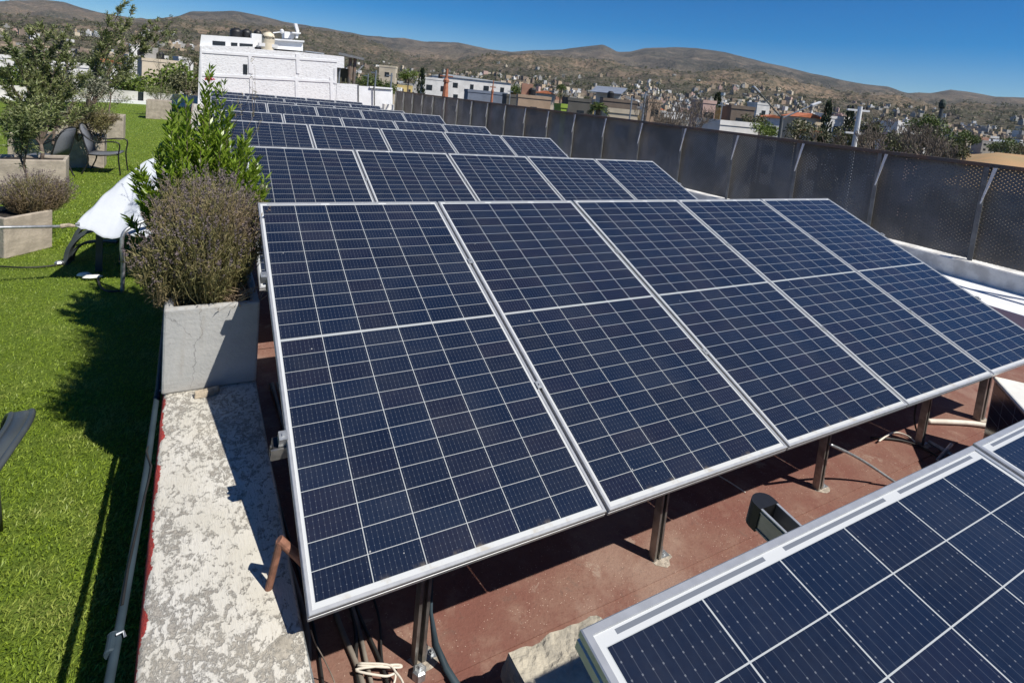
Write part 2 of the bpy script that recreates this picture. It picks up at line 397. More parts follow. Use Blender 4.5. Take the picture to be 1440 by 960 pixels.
def tag(o, label=None, cat=None, group=None, kind=None):
    if label: o['label'] = label
    if cat: o['category'] = cat
    if group: o['group'] = group
    if kind: o['kind'] = kind
    return o
def thing(name, label, cat, loc=(0, 0, 0), rz=0, group=None, rot=None):
    o = bpy.data.objects.new(name, None); col.objects.link(o); o.empty_display_size = 0.1
    o.location = loc; o.rotation_euler = rot or (0, 0, rz); return tag(o, label, cat, group)
def copy_tree(o, parent=None):
    c = o.copy(); col.objects.link(c)
    if parent: c.parent = parent
    for ch in list(o.children): copy_tree(ch, c)
    return c
def unit(v): return v / np.maximum(np.linalg.norm(v, axis=-1, keepdims=True), 1e-9)
def leaf_polys(base, d, L, W_, bend=0.25):
    """diamond shaped leaves: base (N,3) direction d (N,3)"""
    N = len(base); d = unit(d); r = unit(rng.normal(size=(N, 3))); side = unit(np.cross(d, r)); nrm = np.cross(side, d)
    L = np.broadcast_to(np.asarray(L, float), (N,))[:, None]; W_ = np.broadcast_to(np.asarray(W_, float), (N,))[:, None]
    mid = base + d * L * 0.45 + nrm * L * bend * 0.3
    tip = base + d * L - np.array([0, 0, 1]) * L * bend * 0.5
    return np.stack([base, mid - side * W_ / 2, tip, mid + side * W_ / 2], 1)
ORD = ['', 'first', 'second', 'third', 'fourth', 'fifth', 'sixth', 'seventh', 'eighth', 'ninth', 'tenth', 'eleventh', 'twelfth',
       'thirteenth', 'fourteenth', 'fifteenth', 'sixteenth', 'seventeenth', 'eighteenth', 'nineteenth', 'twentieth', 'twenty-first', 'twenty-second']

G = -0.65          # level of the roof slab (red roof and turf)
KT = -0.11         # top of the painted concrete kerb
FX = 9.2           # fence line
# ------------------------------------------------------------------ terrain
vh = lambda u: 73.1 + (u - 69) * 0.0974
sky_pts = [(-600, 0), (-300, 5), (0, 3), (20, 1), (56, 0), (90, 3), (104, 8), (117, 12.5), (129, 15.6), (142, 19), (154, 21.5), (190, 27), (225, 27), (250, 23), (267, 17), (300, 16),
           (326, 15.5), (366, 22), (400, 31), (412, 33), (457, 40), (513, 50), (569, 54), (600, 59), (644, 60), (687, 69), (717, 73), (760, 71), (790, 70), (822, 66),
           (848, 63), (859, 68), (868, 73), (886, 73), (906, 68), (950, 66), (979, 67), (1020, 74), (1060, 84), (1100, 93), (1131, 101), (1177, 111), (1214, 118), (1245, 122),
           (1275, 131), (1306, 132), (1336, 127), (1367, 130), (1397, 136), (1440, 138), (1600, 150), (2000, 200)]
mid_e = [(-600, 20), (0, 20), (150, 26), (200, 40), (250, 56), (330, 58), (440, 60), (500, 55), (541, 42), (575, 28), (600, 27), (647, 36), (682, 47), (740, 53), (787, 54), (850, 57), (900, 50),
         (960, 50), (1010, 60), (1040, 64), (1080, 58), (1120, 47), (1200, 38), (1260, 33), (1300, 30), (1340, 38), (1440, 34), (1600, 30), (2000, 20)]
def az_of(d): return math.atan2(d.x, d.y)
def tb(pts, isE):
    A_, E_ = [], []
    for u, v in pts:
        vv = (vh(u) - v) if isE else v
        d = ray(u, vv); A_.append(az_of(d)); E_.append(d.z / math.hypot(d.x, d.y))
    return np.array(A_), np.array(E_)
SA, SE = tb(sky_pts, False); MA, ME = tb(mid_e, True)
ZB = -8.0
def terr(x, y, hi=True):
    dx, dy = x - CAM.x, y - CAM.y; r = math.hypot(dx, dy); a = math.atan2(dx, dy)
    if a < -math.pi * 0.75: a += 2 * math.pi
    es = float(np.interp(a, SA, SE)); em = float(np.interp(a, MA, ME))
    c = CAM.z
    zt = c + 1000 * em * 0.27; zm = c + 2300 * em; zs = c + 5200 * es
    zv = c + 3000 * (em * 0.80)
    z = float(np.interp(r, [0, 150, 420, 1000, 1550, 2300, 3000, 4300, 5200, 6500, 9000], [ZB, ZB, ZB + 1.5, zt, c + 1550 * em * 0.62, zm, zv, c + 4300 * (es * 0.80), zs, zs * 0.6, 0]))
    if hi and r > 500:
        p = Vector((x / 430, y / 430, 0.3)); n = 0
        amp = 1.0
        for o in range(5):
            n += (1 - 2 * abs(noise.noise(p))) * amp; p = p * 2.03 + Vector((3.1, 1.7, 0)); amp *= 0.56
        env = float(np.interp(r, [500, 1000, 1700, 2200, 2350, 2900, 4300, 5150, 5300, 7000], [0, 12, 34, 18, 18, 48, 40, 5, 5, 60]))
        z += (n - 0.35) * env
    return z
def build_terrain():
    rs = [10, 60, 150, 250, 350, 450, 560] + list(np.geomspace(640, 6800, 120)) + [7200]
    az = np.concatenate([np.linspace(-math.pi * 0.7, -0.75, 24, endpoint=False), np.linspace(-0.75, 1.55, 520), np.linspace(1.6, math.pi * 1.3, 28)])
    vs, fs = [], []
    for a in az:
        for r in rs:
            x = CAM.x + math.sin(a) * r; y = CAM.y + math.cos(a) * r; vs.append((x, y, terr(x, y)))
    n = len(rs)
    for i in range(len(az)):
        j = (i + 1) % len(az)
        for k in range(n - 1): fs.append((i * n + k, i * n + k + 1, j * n + k + 1, j * n + k))
    b = MB(); b.v = vs; b.f = fs; b.mi = [0] * len(fs)
    tag(b.build('terrain', M['hill'], smooth=True), kind='structure')
build_terrain()

# ------------------------------------------------------------------ roof slab, turf, kerb
b = MB(); b.box(-16, 11, -6, 36, ZB - 3, G - 0.03)
tag(b.build('building_block', M['lowwall']), 'pale building whose flat roof carries the panels and the turf', 'building')
b = MB(); b.box(-0.44, 8.3, -6, 29.0, G - 0.028, G)
tag(b.build('roof_floor', M['roof']), kind='structure')
b = MB()
b.quad((0.0, 0.16, G + 0.006), (8.2, 0.17, G + 0.006), (8.2, 28.9, G + 0.006), (0.0, 28.9, G + 0.006)); b.quad((0.0, 0.16, G), (8.2, 0.17, G), (8.2, 0.17, G + 0.006), (0.0, 0.16, G + 0.006))
b.quad((0.0, 3.2, G + 0.012), (8.2, 3.2, G + 0.012), (8.2, 6.2, G + 0.012), (0.0, 6.2, G + 0.012))
tag(b.build('roof_membrane', M['roof']), kind='structure')
b = MB(); b.quad((-16, -6, G), (-0.442, -6, G), (-0.442, 36, G), (-16, 36, G))
tag(b.build('turf_base', M['turf']), kind='structure')
def kerb():
    b = MB(); ys = list(np.arange(-3.0, 4.0, 0.03)) + list(np.arange(4.0, 28.9, 0.5)); rows = []
    for y in ys:
        n = noise.noise(Vector((0, y * 3.1, 0))) * 0.012 + noise.noise(Vector((5, y * 13, 0))) * 0.006
        m_ = noise.noise(Vector((9, y * 2.3, 0))) * 0.006
        rows.append([(-0.440, y, G), (-0.446, y, KT - 0.03), (-0.436 + n, y, KT - 0.004 + n * 0.3), (-0.42 + n, y, KT + m_ * 0.4), (-0.2, y, KT + m_ * 0.7), (-0.01, y, KT - m_ * .5), (0.004 + m_, y, KT - 0.012), (0.005, y, G)])
    k = len(rows[0])
    for r_ in rows: b.v += r_
    for i in range(len(rows) - 1):
        for j in range(k - 1): b.f.append((i * k + j, (i + 1) * k + j, (i + 1) * k + j + 1, i * k + j + 1)); b.mi.append(0)
    b.f.append(tuple(range(k))); b.mi.append(0)
    o = b.build('concrete_kerb', M['kerb'], smooth=True)
    tag(o, 'low concrete kerb with peeling white paint and red rim between turf and panels', 'kerb')
kerb()

def blades():
    P, D, L, W_ = [], [], [], []
    def region(n, f):
        P.append(f(n))
    def near(n):
        # density falls with distance
        y = -0.6 + rng.random(n) ** 1.6 * 7.5; x = -0.46 - rng.random(n) * (0.75 + 0.16 * (y + 0.6) + 0.9 * (y > 3) + 0.4)
        return np.stack([x, y, np.full(n, G)], 1)
    a = near(150000)
    y = 6.5 + rng.random(90000) ** 1.3 * 26; x = -0.46 - rng.random(90000) * (2.2 + 0.27 * y)
    c = np.stack([x, y, np.full(len(x), G)], 1)
    out = []
    for p, h, wd in ((a, 0.030, 0.0042), (c, 0.032, 0.013)):
        n = len(p); th = rng.random(n) * 6.283
        lean = rng.random(n) * 0.8 + 0.3
        d = np.stack([np.cos(th) * lean, np.sin(th) * lean, np.ones(n)], 1) + np.array([0.35, -0.15, 0])
        out.append(leaf_polys(p, d, h * (0.6 + 0.7 * rng.random(n)), wd * (0.7 + 0.6 * rng.random(n)), 0.35).reshape(-1, 3))
    tag(npmesh('turf_grass', np.concatenate(out), 4, M['blade']), 'short bright green artificial turf covering the left part of the roof', 'turf', kind='stuff')
blades()

# ------------------------------------------------------------------ solar panels
def frame_mesh():
    b = MB(); prof = [(0.013, -0.004), (0.012, 0.0018), (0.002, 0.0018), (0, 0), (0, -0.011), (0.003, -0.0125), (0.003, -0.0165), (0, -0.018), (0, -0.033), (0.001, -0.035), (0.028, -0.035), (0.028, -0.033), (0.004, -0.033)]
    for i, z in prof: b.v += [(i, i, z), (PW - i, i, z), (PW - i, PL - i, z), (i, PL - i, z)]
    for k in range(len(prof) - 1):
        for j in range(4):
            j2 = (j + 1) % 4; b.f.append((k * 4 + j, k * 4 + j2, k * 4 + 4 + j2, k * 4 + 4 + j)); b.mi.append(0)
    return b
TH = 0.387
proto = thing('solar_panel', None, None)
frame_mesh().build('frame', M['alu'], proto)
b = MB(); b.quad((0.011, 0.011, -0.001), (PW - 0.011, 0.011, -0.001), (PW - 0.011, PL - 0.011, -0.001), (0.011, PL - 0.011, -0.001))
b.build('cell_sheet', M['cells'], proto)
b = MB(); b.box(0.011, PW - 0.011, 0.011, PL - 0.011, -0.006, -0.003)
b.build('back_sheet', M['backsheet'], proto)
b = MB()
for xx in (0.57,): b.box(xx - 0.05, xx + 0.05, PL / 2 - 0.04, PL / 2 + 0.04, -0.022, -0.0062)
b.build('junction_box', M['black'], proto)
#        x0,   ytop,   ztop,  tilt
c_, s_ = math.cos(TH), math.sin(TH)
ROWS = [(0.129, -1.036, 0.897, 0.195, 5), (0.0, PL * c_, PL * s_, TH, 5), (0.125, 4.934, 0.827, TH, 5), (0.085, 7.81, 0.862, TH, 5), (0.062, 10.668, 0.82, TH, 5),
        (0.049, 13.59, 0.87, TH, 5), (0.044, 16.817, 0.78, TH, 5), (0.094, 19.845, 0.767, TH, 5), (0.16, 22.794, 0.746, TH, 5)]
rowname = ['cut off at the bottom right corner', 'large one filling the middle of the photo'] + [ORD[i] + ' one behind the large middle row' for i in range(1, 8)]
first = True; ARR = []
for ri, (x0, yt, zt, th, n) in enumerate(ROWS):
    root = thing('solar_array', f'row of tilted blue solar panels, {rowname[ri]}', 'solar array', (x0, yt, G + 0.006), group='parallel rows of solar panels on the roof'); ARR.append(root)
    for i in range(n):
        o = proto if first else copy_tree(proto); first = False; o.parent = root
        o.location = (i * PIT, -PL * math.cos(th) + random.uniform(-.002, .002), zt - (G + 0.006) - PL * math.sin(th) + random.uniform(-.002, .002))
        o.rotation_euler = (th, random.uniform(-.001, .001), random.uniform(-.001, .001))
for k_ in ('label', 'category'):
    if k_ in proto: del proto[k_]
# mounting racks
def chan(b, p0, p1, wd, ht, open_top=True, mi=0):
    """rectangular profile bar from p0 to p1"""
    p0, p1 = Vector(p0), Vector(p1); t = (p1 - p0).normalized(); sd_ = t.cross(Vector((0, 0, 1)))
    if sd_.length < 0.2: sd_ = Vector((1, 0, 0))
    sd_.normalize(); u_ = sd_.cross(t)
    T = Matrix((( *sd_, 0), (*t, 0), (*u_, 0), (0, 0, 0, 1))).transposed(); T.translation = p0
    L = (p1 - p0).length
    if not open_top: b.box(-wd / 2, wd / 2, 0, L, -ht / 2, ht / 2, mi, T); return
    k = wd * 0.13
    b.box(-wd / 2, wd / 2, 0, L, -ht / 2, -ht / 2 + k, mi, T); b.box(-wd / 2, -wd / 2 + k, 0, L, -ht / 2 + k, ht / 2, mi, T); b.box(wd / 2 - k, wd / 2, 0, L, -ht / 2 + k, ht / 2, mi, T)
    b.box(-wd / 2 + k, -wd / 2 + k * 2.2, 0, L, ht / 2 - k, ht / 2, mi, T); b.box(wd / 2 - k * 2.2, wd / 2 - k, 0, L, ht / 2 - k, ht / 2, mi, T)
for ri, (x0, yt, zt, th, n) in enumerate(ROWS):
    root = ARR[ri]
    ct, st = math.cos(th), math.sin(th); zt_ = zt - (G + 0.006)
    P = lambda x, s, dz=0: (x, -(PL - s) * ct, zt_ - (PL - s) * st + dz)
    for s in (0.62, 1.55):
        b = MB(); chan(b, P(-0.055 if s < 1 else 0.0, s, -0.060), P(n * PIT + 0.03, s, -0.060), 0.04, 0.04); b.build('rail', M['alu_dark'], root)
    legs = [0.492, 1.756, 3.129, 4.379, 5.33] if ri == 1 else [0.55, 1.9, 3.3, 4.9]
    for li, x in enumerate(legs):
        wd = 0.045 if not (ri == 1 and li == 4) else 0.085
        b = MB(); s1 = 0.268 / ct; q = P(x, s1, -0.085)
        if ri == 0: q = P(x, 0.3, -0.085)
        chan(b, (x, q[1], 0.0), (x, q[1], q[2]), wd, 0.042 if wd < .06 else .05)
        l = b.build('front_leg', M['alu_dark'], root)
        b = MB(); b.box(x + 0.024, x + 0.030, q[1] - 0.02, q[1] + 0.02, 0.0, 0.07); b.box(x + 0.030, x + 0.085, q[1] - 0.02, q[1] + 0.02, 0.0, 0.005)
        f = b.build('foot_bracket', M['steel'], l)
        b = MB(); b.lathe([(0.011, 0), (0.011, 0.008), (0.005, 0.008), (0.005, 0.016)], (x + 0.058, q[1], 0.005), 6); b.build('bolt', M['steel'], l)
        b = MB(); q2 = P(x, 1.85, -0.085); chan(b, (x, q2[1], 0.0), (x, q2[1], q2[2]), 0.045, 0.042); b.build('rear_leg', M['alu_dark'], root)
        b = MB(); chan(b, P(x, 0.08, -0.1) if ri else P(x, 0.2, -0.085), P(x, 2.05, -0.1) if ri else P(x, PL - 0.2, -0.085), 0.04, 0.03); b.build('sloping_beam', M['alu_dark'], root)
        if ri < 3:
            b = MB(); K = 14; b.v = [(x + 0.03 + (0.05 + 0.03 * random.random()) * math.cos(6.283 * k / K), q[1] - 0.01 + (0.035 + 0.03 * random.random()) * math.sin(6.283 * k / K), 0.0015) for k in range(K)] + [(x + 0.03, q[1], 0.006)]
            b.f = [(k, (k + 1) % K, K) for k in range(K)]; b.mi = [0] * K; b.build('sealant', M['sealant'], l)
    for i in range(n + 1):
        for s in (0.62, 1.55):
            x = i * PIT - 0.007; b = MB()
            T = Matrix.Translation(P(x if i else -0.012, s, 0)) @ Matrix.Rotation(th, 4, 'X')
            b.box(-0.016, 0.016, -0.02, 0.02, -0.036 if i in (0, n) else 0.0022, 0.0062, 0, T); b.box(-0.005, 0.005, -0.005, 0.005, 0.006, 0.012, 0, T)
            b.build('clamp', M['steel'], root)
            if i == 0 and s < 1:
                b = MB(); b.box(-0.035, -0.004, -0.03, 0.03, -0.075, -0.038, 0, T); b.build('rail_end_cap', M['black'], root)
# channel profile projecting above the upper edge of the nearest row
root = thing('channel_profile', 'dark open aluminium channel with rounded black end cap jutting out above the nearest panel', 'channel', (0.775, -0.865, 0.745), rot=(0.10, 0, -0.05))
b = MB()
b.box(-0.036, -0.032, -0.9, 0, -0.034, 0.034); b.box(0.032, 0.036, -0.9, 0, -0.034, 0.034); b.box(-0.032, 0.032, -0.9, 0, -0.034, -0.030)
b.box(-0.040, -0.036, -0.9, 0, 0.026, 0.030); b.box(-0.040, -0.036, -0.9, 0, -0.03, -0.026)
b.build('channel', simple('smoked_aluminium', (0.30, 0.31, 0.32), 0.3, 0.7), root)
b = MB(); b.box(-0.038, -0.030, -0.9, -0.012, 0.0342, 0.0375); b.box(0.030, 0.038, -0.9, -0.012, 0.0342, 0.0375); b.build('lip', M['alu'], root)
b = MB(); pts = [(-0.040, -0.037), (0.040, -0.037), (0.040, 0.034), (-0.040, 0.034)]
arc = [(-0.041, 0.0), (0.041, 0.0)] + [(0.041 * math.cos(a), 0.004 + 0.020 * math.sin(a)) for a in np.linspace(0, math.pi, 9)]
T = Matrix(((1, 0, 0, 0), (0, 0, 1, 0), (0, 1, 0, 0), (0, 0, 0, 1)))
n0 = len(b.v); arc = [(-0.041, -0.012), (0.041, -0.012)] + [(0.041 * math.cos(a), 0.004 + 0.022 * math.sin(a)) for a in np.linspace(0, math.pi, 9)]
b.v += [(x, y, -0.038) for x, y in arc] + [(x, y, 0.038) for x, y in arc]; k = len(arc)
b.f += [tuple(reversed(range(n0, n0 + k))), tuple(range(n0 + k, n0 + 2 * k))] + [(n0 + i, n0 + (i + 1) % k, n0 + k + (i + 1) % k, n0 + k + i) for i in range(k)]; b.mi += [0] * (k + 2)
b.build('end_cap', M['black'], root); root.scale = (0.72, 1, 0.76)

# ------------------------------------------------------------------ things on the kerb and roof
def planter(name, label, loc, rz, sx, sy, sz, mat, wall=0.045, group=None, bevel=0.012):
    root = thing(name, label, 'planter', loc, rz, group)
    b = MB(); x0, x1, y0, y1 = 0, sx, 0, sy
    o = [(x0, y0), (x1, y0), (x1, y1), (x0, y1)]; i_ = [(x0 + wall, y0 + wall), (x1 - wall, y0 + wall), (x1 - wall, y1 - wall), (x0 + wall, y1 - wall)]
    b.v = [(x, y, 0) for x, y in o] + [(x, y, sz) for x, y in o] + [(x, y, sz) for x, y in i_] + [(x, y, sz - 0.12) for x, y in i_]
    for j in range(4):
        k = (j + 1) % 4
        b.f += [(j, k, 4 + k, 4 + j), (4 + j, 4 + k, 8 + k, 8 + j), (8 + j, 8 + k, 12 + k, 12 + j)]
    b.f += [(12, 13, 14, 15), (3, 2, 1, 0)]; b.mi = [0] * len(b.f)
    b.build('box', mat, root, bevel=bevel)
    b = MB(); n = 10
    for i in range(n + 1):
        for j in range(n + 1):
            x = wall + 0.002 + (sx - 2 * wall - 0.004) * i / n; y = wall + 0.002 + (sy - 2 * wall - 0.004) * j / n
            b.v.append((x, y, sz - 0.045 + 0.02 * noise.noise(Vector((x * 9, y * 9, sx)))))
    for i in range(n):
        for j in range(n): q = i * (n + 1) + j; b.f.append((q, q + n + 1, q + n + 2, q + 1)); b.mi.append(0)
    b.build('soil', M['soil'], root, smooth=True); return root
planter('concrete_planter', 'pale grey concrete planter with a hairline crack standing on the painted kerb', (-0.452, 1.677, KT), 0, 0.455, 1.9, 0.465, M['concrete'])

# broken brick fragment
b = MB(); ring = [(-0.06, -0.012), (0.0, -0.028), (0.06, -0.018), (0.072, 0.014), (0.01, 0.03), (-0.055, 0.02)]
b.v = [(x, y, 0) for x, y in ring] + [(x * 0.93, y * 0.8 + 0.003, 0.020 + 0.012 * (i % 2)) for i, (x, y) in enumerate(ring)]
b.f = [tuple(range(6, 12)), tuple(reversed(range(6)))] + [(i, (i + 1) % 6, 6 + (i + 1) % 6, 6 + i) for i in range(6)]; b.mi = [0] * 8
o = b.build('stone_fragment', M['stone'], bevel=0.004); o.location = (-0.245, 1.612, KT + 0.001); o.rotation_euler = (0, 0, 0.25)
tag(o, 'small tan stone fragment lying on the kerb against the grey planter', 'stone')
# rusty stub pipe
p0 = onz(376, 828, KT); pt = Vector((-0.052, 0.262, 0.055)); p0 = Vector((-0.083, 0.265, KT - 0.02))
b = MB(); b.tube([p0, p0.lerp(pt, 0.9), pt], 0.0125, 12); b.tube([pt + Vector((-0.004, 0.004, 0.006)), pt + Vector((0.05, -0.01, -0.055)), pt + Vector((0.12, -0.02, -0.15))], 0.015, 12)
tag(b.build('rusty_pipe', M['rust'], smooth=False), 'short rusty bent pipe stub sticking up from the painted kerb', 'pipe')

# grey conduit along the kerb
root = thing('conduit_pipe', 'long grey conduit pipe running beside the kerb over the turf edge', 'pipe')
pth = [(-0.560, -1.2, -0.40), (-0.535, 0.3, -0.37), (-0.515, 1.2, -0.345), (-0.49, 2.0, -0.32), (-0.475, 2.6, -0.32), (-0.47, 4.5, -0.34)]
pth = []
for u, v, z in ((118, 1200, -0.16), (153, 960, -0.16), (172, 860, -0.16), (190, 760, -0.16), (207, 655, -0.16), (218, 575, -0.16), (222, 548, -0.16)):
    q = onz(u, v, z); pth.append(q)
pth.append(Vector((-0.485, 3.2, -0.17))); pth.append(Vector((-0.485, 5.0, -0.17)))
b = MB(); b.tube(pth, 0.0135, 14); b.build('pipe', M['pvc'], root, smooth=True)
for (u, v) in ((157, 906), (221, 556)):
    q = onz(u, v, -0.16); d = (pth[3] - pth[2]).normalized(); b = MB()
    b.tube([q - d * 0.035, q - d * 0.03, q - d * 0.028, q + d * 0.028, q + d * 0.03, q + d * 0.035], [0.0140, 0.0175, 0.0160, 0.0160, 0.0175, 0.0140], 14)
    b.build('coupling', M['pvc'], root, smooth=False)
    b = MB(); b.tube([q + Vector((0.01, 0.01, 0.02)), q + Vector((0.028, 0.012, 0.022)), q + Vector((0.034, 0.0, 0.012))], 0.004, 6); b.build('screw', M['steel'], root)
# thin dark lead looped over the conduit
q = [onz(*p, -0.145) for p in ((208, 628), (206, 634), (209, 645), (213, 655), (210, 672), (203, 700), (192, 745), (180, 800), (172, 850))]
b = MB(); b.tube(q, 0.004, 6); tag(b.build('thin_cable', M['cable']), 'thin dark cable lying along the grey conduit pipe', 'cable')

# cables on the roof floor
grp = 'cables lying on the red roof'
def cable(label, pts, r, mat, smooth=True):
    P = [Vector(p) for p in pts]; Q = []
    for i in range(len(P) - 1):
        a = P[max(i - 1, 0)]; b_, c = P[i], P[i + 1]; d = P[min(i + 2, len(P) - 1)]
        for t in np.linspace(0, 1, 7)[:-1]:
            Q.append(0.5 * ((2 * b_) + (c - a) * t + (2 * a - 5 * b_ + 4 * c - d) * t * t + (3 * b_ - a - 3 * c + d) * t ** 3))
    Q.append(P[-1]); m = MB(); m.tube(Q, r, 8); return tag(m.build('roof_cable', mat, smooth=smooth), label, 'cable', grp)
zc = G + 0.018
names = ['thick dusty cable, leftmost on the red roof beside the kerb', 'thin black cable second from the kerb on the roof', 'pale dusty cable in the middle of the bundle beside the kerb',
         'black cable running close beside the pale bundle cable', 'dusty grey cable at the right of the bundle near the kerb', 'black cable on the right side of the cable bundle', 'thin black cable wandering right of the bundle']
for i, (x, m_, r_) in enumerate(((0.09, 'cable_grey', 0.012), (0.135, 'cable', 0.006), (0.25, 'cable_grey', 0.011), (0.275, 'cable', 0.008), (0.30, 'cable_grey', 0.009), (0.335, 'cable', 0.007), (0.375, 'cable', 0.005))):
    w1 = 0.02 * (i % 3 - 1)
    cable(names[i], [(x - 0.04 + w1, -1.3, zc), (x - 0.01, -0.3, zc), (x + w1, 0.25, zc), (x + 0.01 - w1, 0.6, zc), (x - 0.03, 1.4, zc), (x - 0.06 + w1, 2.6, zc)], r_, M[m_])
k = [onz(*p, zc + 0.02) for p in ((503, 935), (560, 938), (556, 934), (500, 941), (540, 950), (556, 948), (548, 975), (530, 1000))]
cable('cream cable tie ends spread over the cable bundle', k, 0.0042, M['cable_white'])
k = [onz(*p, zc + 0.025) for p in ((505, 932), (545, 934), (557, 945), (566, 958), (572, 980))]
cable('cream cable bending right of the bundle on the roof', k, 0.004, M['cable_white'])
cable('thin wire hanging down beside the kerb corner', [onz(437, 885, -0.25), onz(444, 905, -0.4), onz(455, 925, -0.5), onz(470, 958, -0.62), onz(476, 990, -0.64)], 0.0022, M['cable_grey'])
q = [onz(604, 815, -0.32) + Vector((0.03, .05, 0)), onz(606, 860, -0.44), onz(612, 905, -0.56), onz(628, 940, -0.63), onz(650, 975, -0.63)]
b = MB(); b.tube(q, [0.007, 0.007, 0.014, 0.0145, 0.0145], 12)
tag(b.build('grey_conduit', M['pvc'], smooth=True), 'short grey conduit bending down beside the first front leg', 'conduit')
# anchor nut block near leg
b = MB(); b.lathe([(0.028, 0), (0.028, 0.03), (0.02, 0.036), (0.008, 0.036), (0.008, 0.05)], (0.0, 0, 0), 6)
o = b.build('anchor_nut', M['steel']); o.location = (0.475, 0.205, G + 0.007); tag(o, 'hexagonal steel anchor nut on the roof left of the first front leg', 'anchor')
# clutter at the right under the big row
cable('white pipe lying flat on the roof behind the fourth front leg', [onz(1304, 592, G + 0.03), onz(1335, 593, G + 0.03), onz(1366, 595, G + 0.03), onz(1400, 600, G + 0.03)], 0.02, M['cable_white'])
cable('grey rod slanting down behind the third front leg', [onz(1168, 625, -0.25), onz(1200, 640, -0.4), onz(1225, 655, -0.5), onz(1262, 680, -0.62)], 0.009, M['steel'])
cable('black lead curving across the roof beside the fourth front leg', [onz(1225, 615, G + 0.02), onz(1262, 618, G + 0.02), onz(1290, 626, G + 0.02), onz(1316, 640, G + 0.02), onz(1330, 652, G + 0.02)], 0.008, M['cable'])
cable('black lead hanging in front of the fourth front leg', [onz(1290, 560, -0.3), onz(1286, 585, -0.45), onz(1289, 605, -0.55), onz(1300, 622, G + 0.02)], 0.006, M['cable'])
cable('pale lead looping near the fourth front leg foot', [onz(1236, 620, G + 0.03), onz(1256, 608, G + 0.02), onz(1275, 612, G + 0.02), onz(1288, 622, G + 0.02)], 0.006, M['cable_white'])
b = MB(); q = [onz(1306, 621, G + 0.04), onz(1330, 634, G + 0.04), onz(1346, 644, G + 0.04)]
b.tube(q, 0.014, 10); b.tube([onz(1318, 648, G + 0.03), onz(1332, 632, G + 0.08), onz(1338, 625, G + 0.06)], 0.012, 8)
tag(b.build('steel_bracket_rod', M['steel']), 'steel rod with crosspiece lying by the fourth front leg', 'bracket')
cable('thin wire crossing the roof under the second panel', [onz(1010, 668, G + .01), onz(1030, 680, G + .01), onz(1048, 692, G + .01)], 0.004, M['cable_white'])

# concrete block under nearest panel
bm_ = MB(); nx, ny, nz = 22, 30, 12; X0, X1, Y0, Y1, Z0, Z1 = 0.70, 1.12, -0.75, -0.03, G + 0.001, -0.40
def bpt(x, y, z):
    v = Vector((x, y, z)); cx_, cy_ = (X0 + X1) / 2, (Y0 + Y1) / 2
    k = noise.noise(v * 9) * 0.010 + noise.noise(v * 28) * 0.006
    ex = (z - Z0) / (Z1 - Z0)
    sx_ = 1 - 0.05 * ex ** 4; return (cx_ + (x - cx_) * sx_ + k * (1 if x > cx_ else -1), cy_ + (y - cy_) * sx_ + k * (1 if y > cy_ else -1), z + (k if ex > 0.9 else 0) * 1.5)
def face(f, na, nb):
    n0 = len(bm_.v)
    for i in range(na + 1):
        for j in range(nb + 1): bm_.v.append(bpt(*f(i / na, j / nb)))
    for i in range(na):
        for j in range(nb): q = n0 + i * (nb + 1) + j; bm_.f.append((q, q + nb + 1, q + nb + 2, q + 1)); bm_.mi.append(0)
lx = lambda t: X0 + (X1 - X0) * t
ly = lambda t: Y0 + (Y1 - Y0) * t
lz = lambda t: Z0 + (Z1 - Z0) * t
face(lambda i, j: (lx(i), ly(j), Z1), nx, ny); face(lambda i, j: (X0, ly(i), lz(j)), ny, nz); face(lambda i, j: (X1, ly(1 - i), lz(j)), ny, nz); face(lambda i, j: (lx(i), Y1, lz(j)), nx, nz); face(lambda i, j: (lx(1 - i), Y0, lz(j)), nx, nz)
tag(bm_.build('concrete_block', M['rough_block']), 'rough concrete block on the roof under the nearest panel row', 'concrete block')

# casing: local x runs along its long edge towards the camera, y to the right
CR = math.atan2(-0.36, -0.48)
root = thing('slotted_casing', 'cream white casing with slanted slots beside the right end of the large row', 'equipment casing', (4.74, 0.02, G + 0.014), CR)
b = MB(); b.box(0, 1.0, 0.045, 0.62, 0, 0.545); b.build('casing', M['whitebox'], root, bevel=0.03)
b = MB(); b.box(-0.04, 1.06, -0.012, 0.66, 0.546, 0.572); b.build('lid', M['whitebox'], root, bevel=0.01)
for i in range(6):
    for j in range(2):
        b = MB(); b.box(0.12 + i * 0.14, 0.13 + i * 0.14, 0.12 + j * 0.24, 0.29 + j * 0.24, 0.5722, 0.575); b.build('slot', M['black'], root)
root = thing('leaning_panel', 'dark solar panel standing upright in shade against the white slotted casing', 'solar panel', (4.74, 0.02, G + 0.014), CR)
b = MB(); b.box(-0.03, 1.05, 0.0, 0.030, 0.0, 0.54); b.build('frame', M['alu_dark'], root)
b = MB(); b.quad((0.02, 0.03, 0), (1.07, 0.03, 0), (1.07, 0.545, 0), (0.02, 0.545, 0)); o = b.build('cell_sheet', M['cells'], root); o.rotation_euler = (R(90), 0, 0); o.location = (-0.035, -0.002, -0.015)

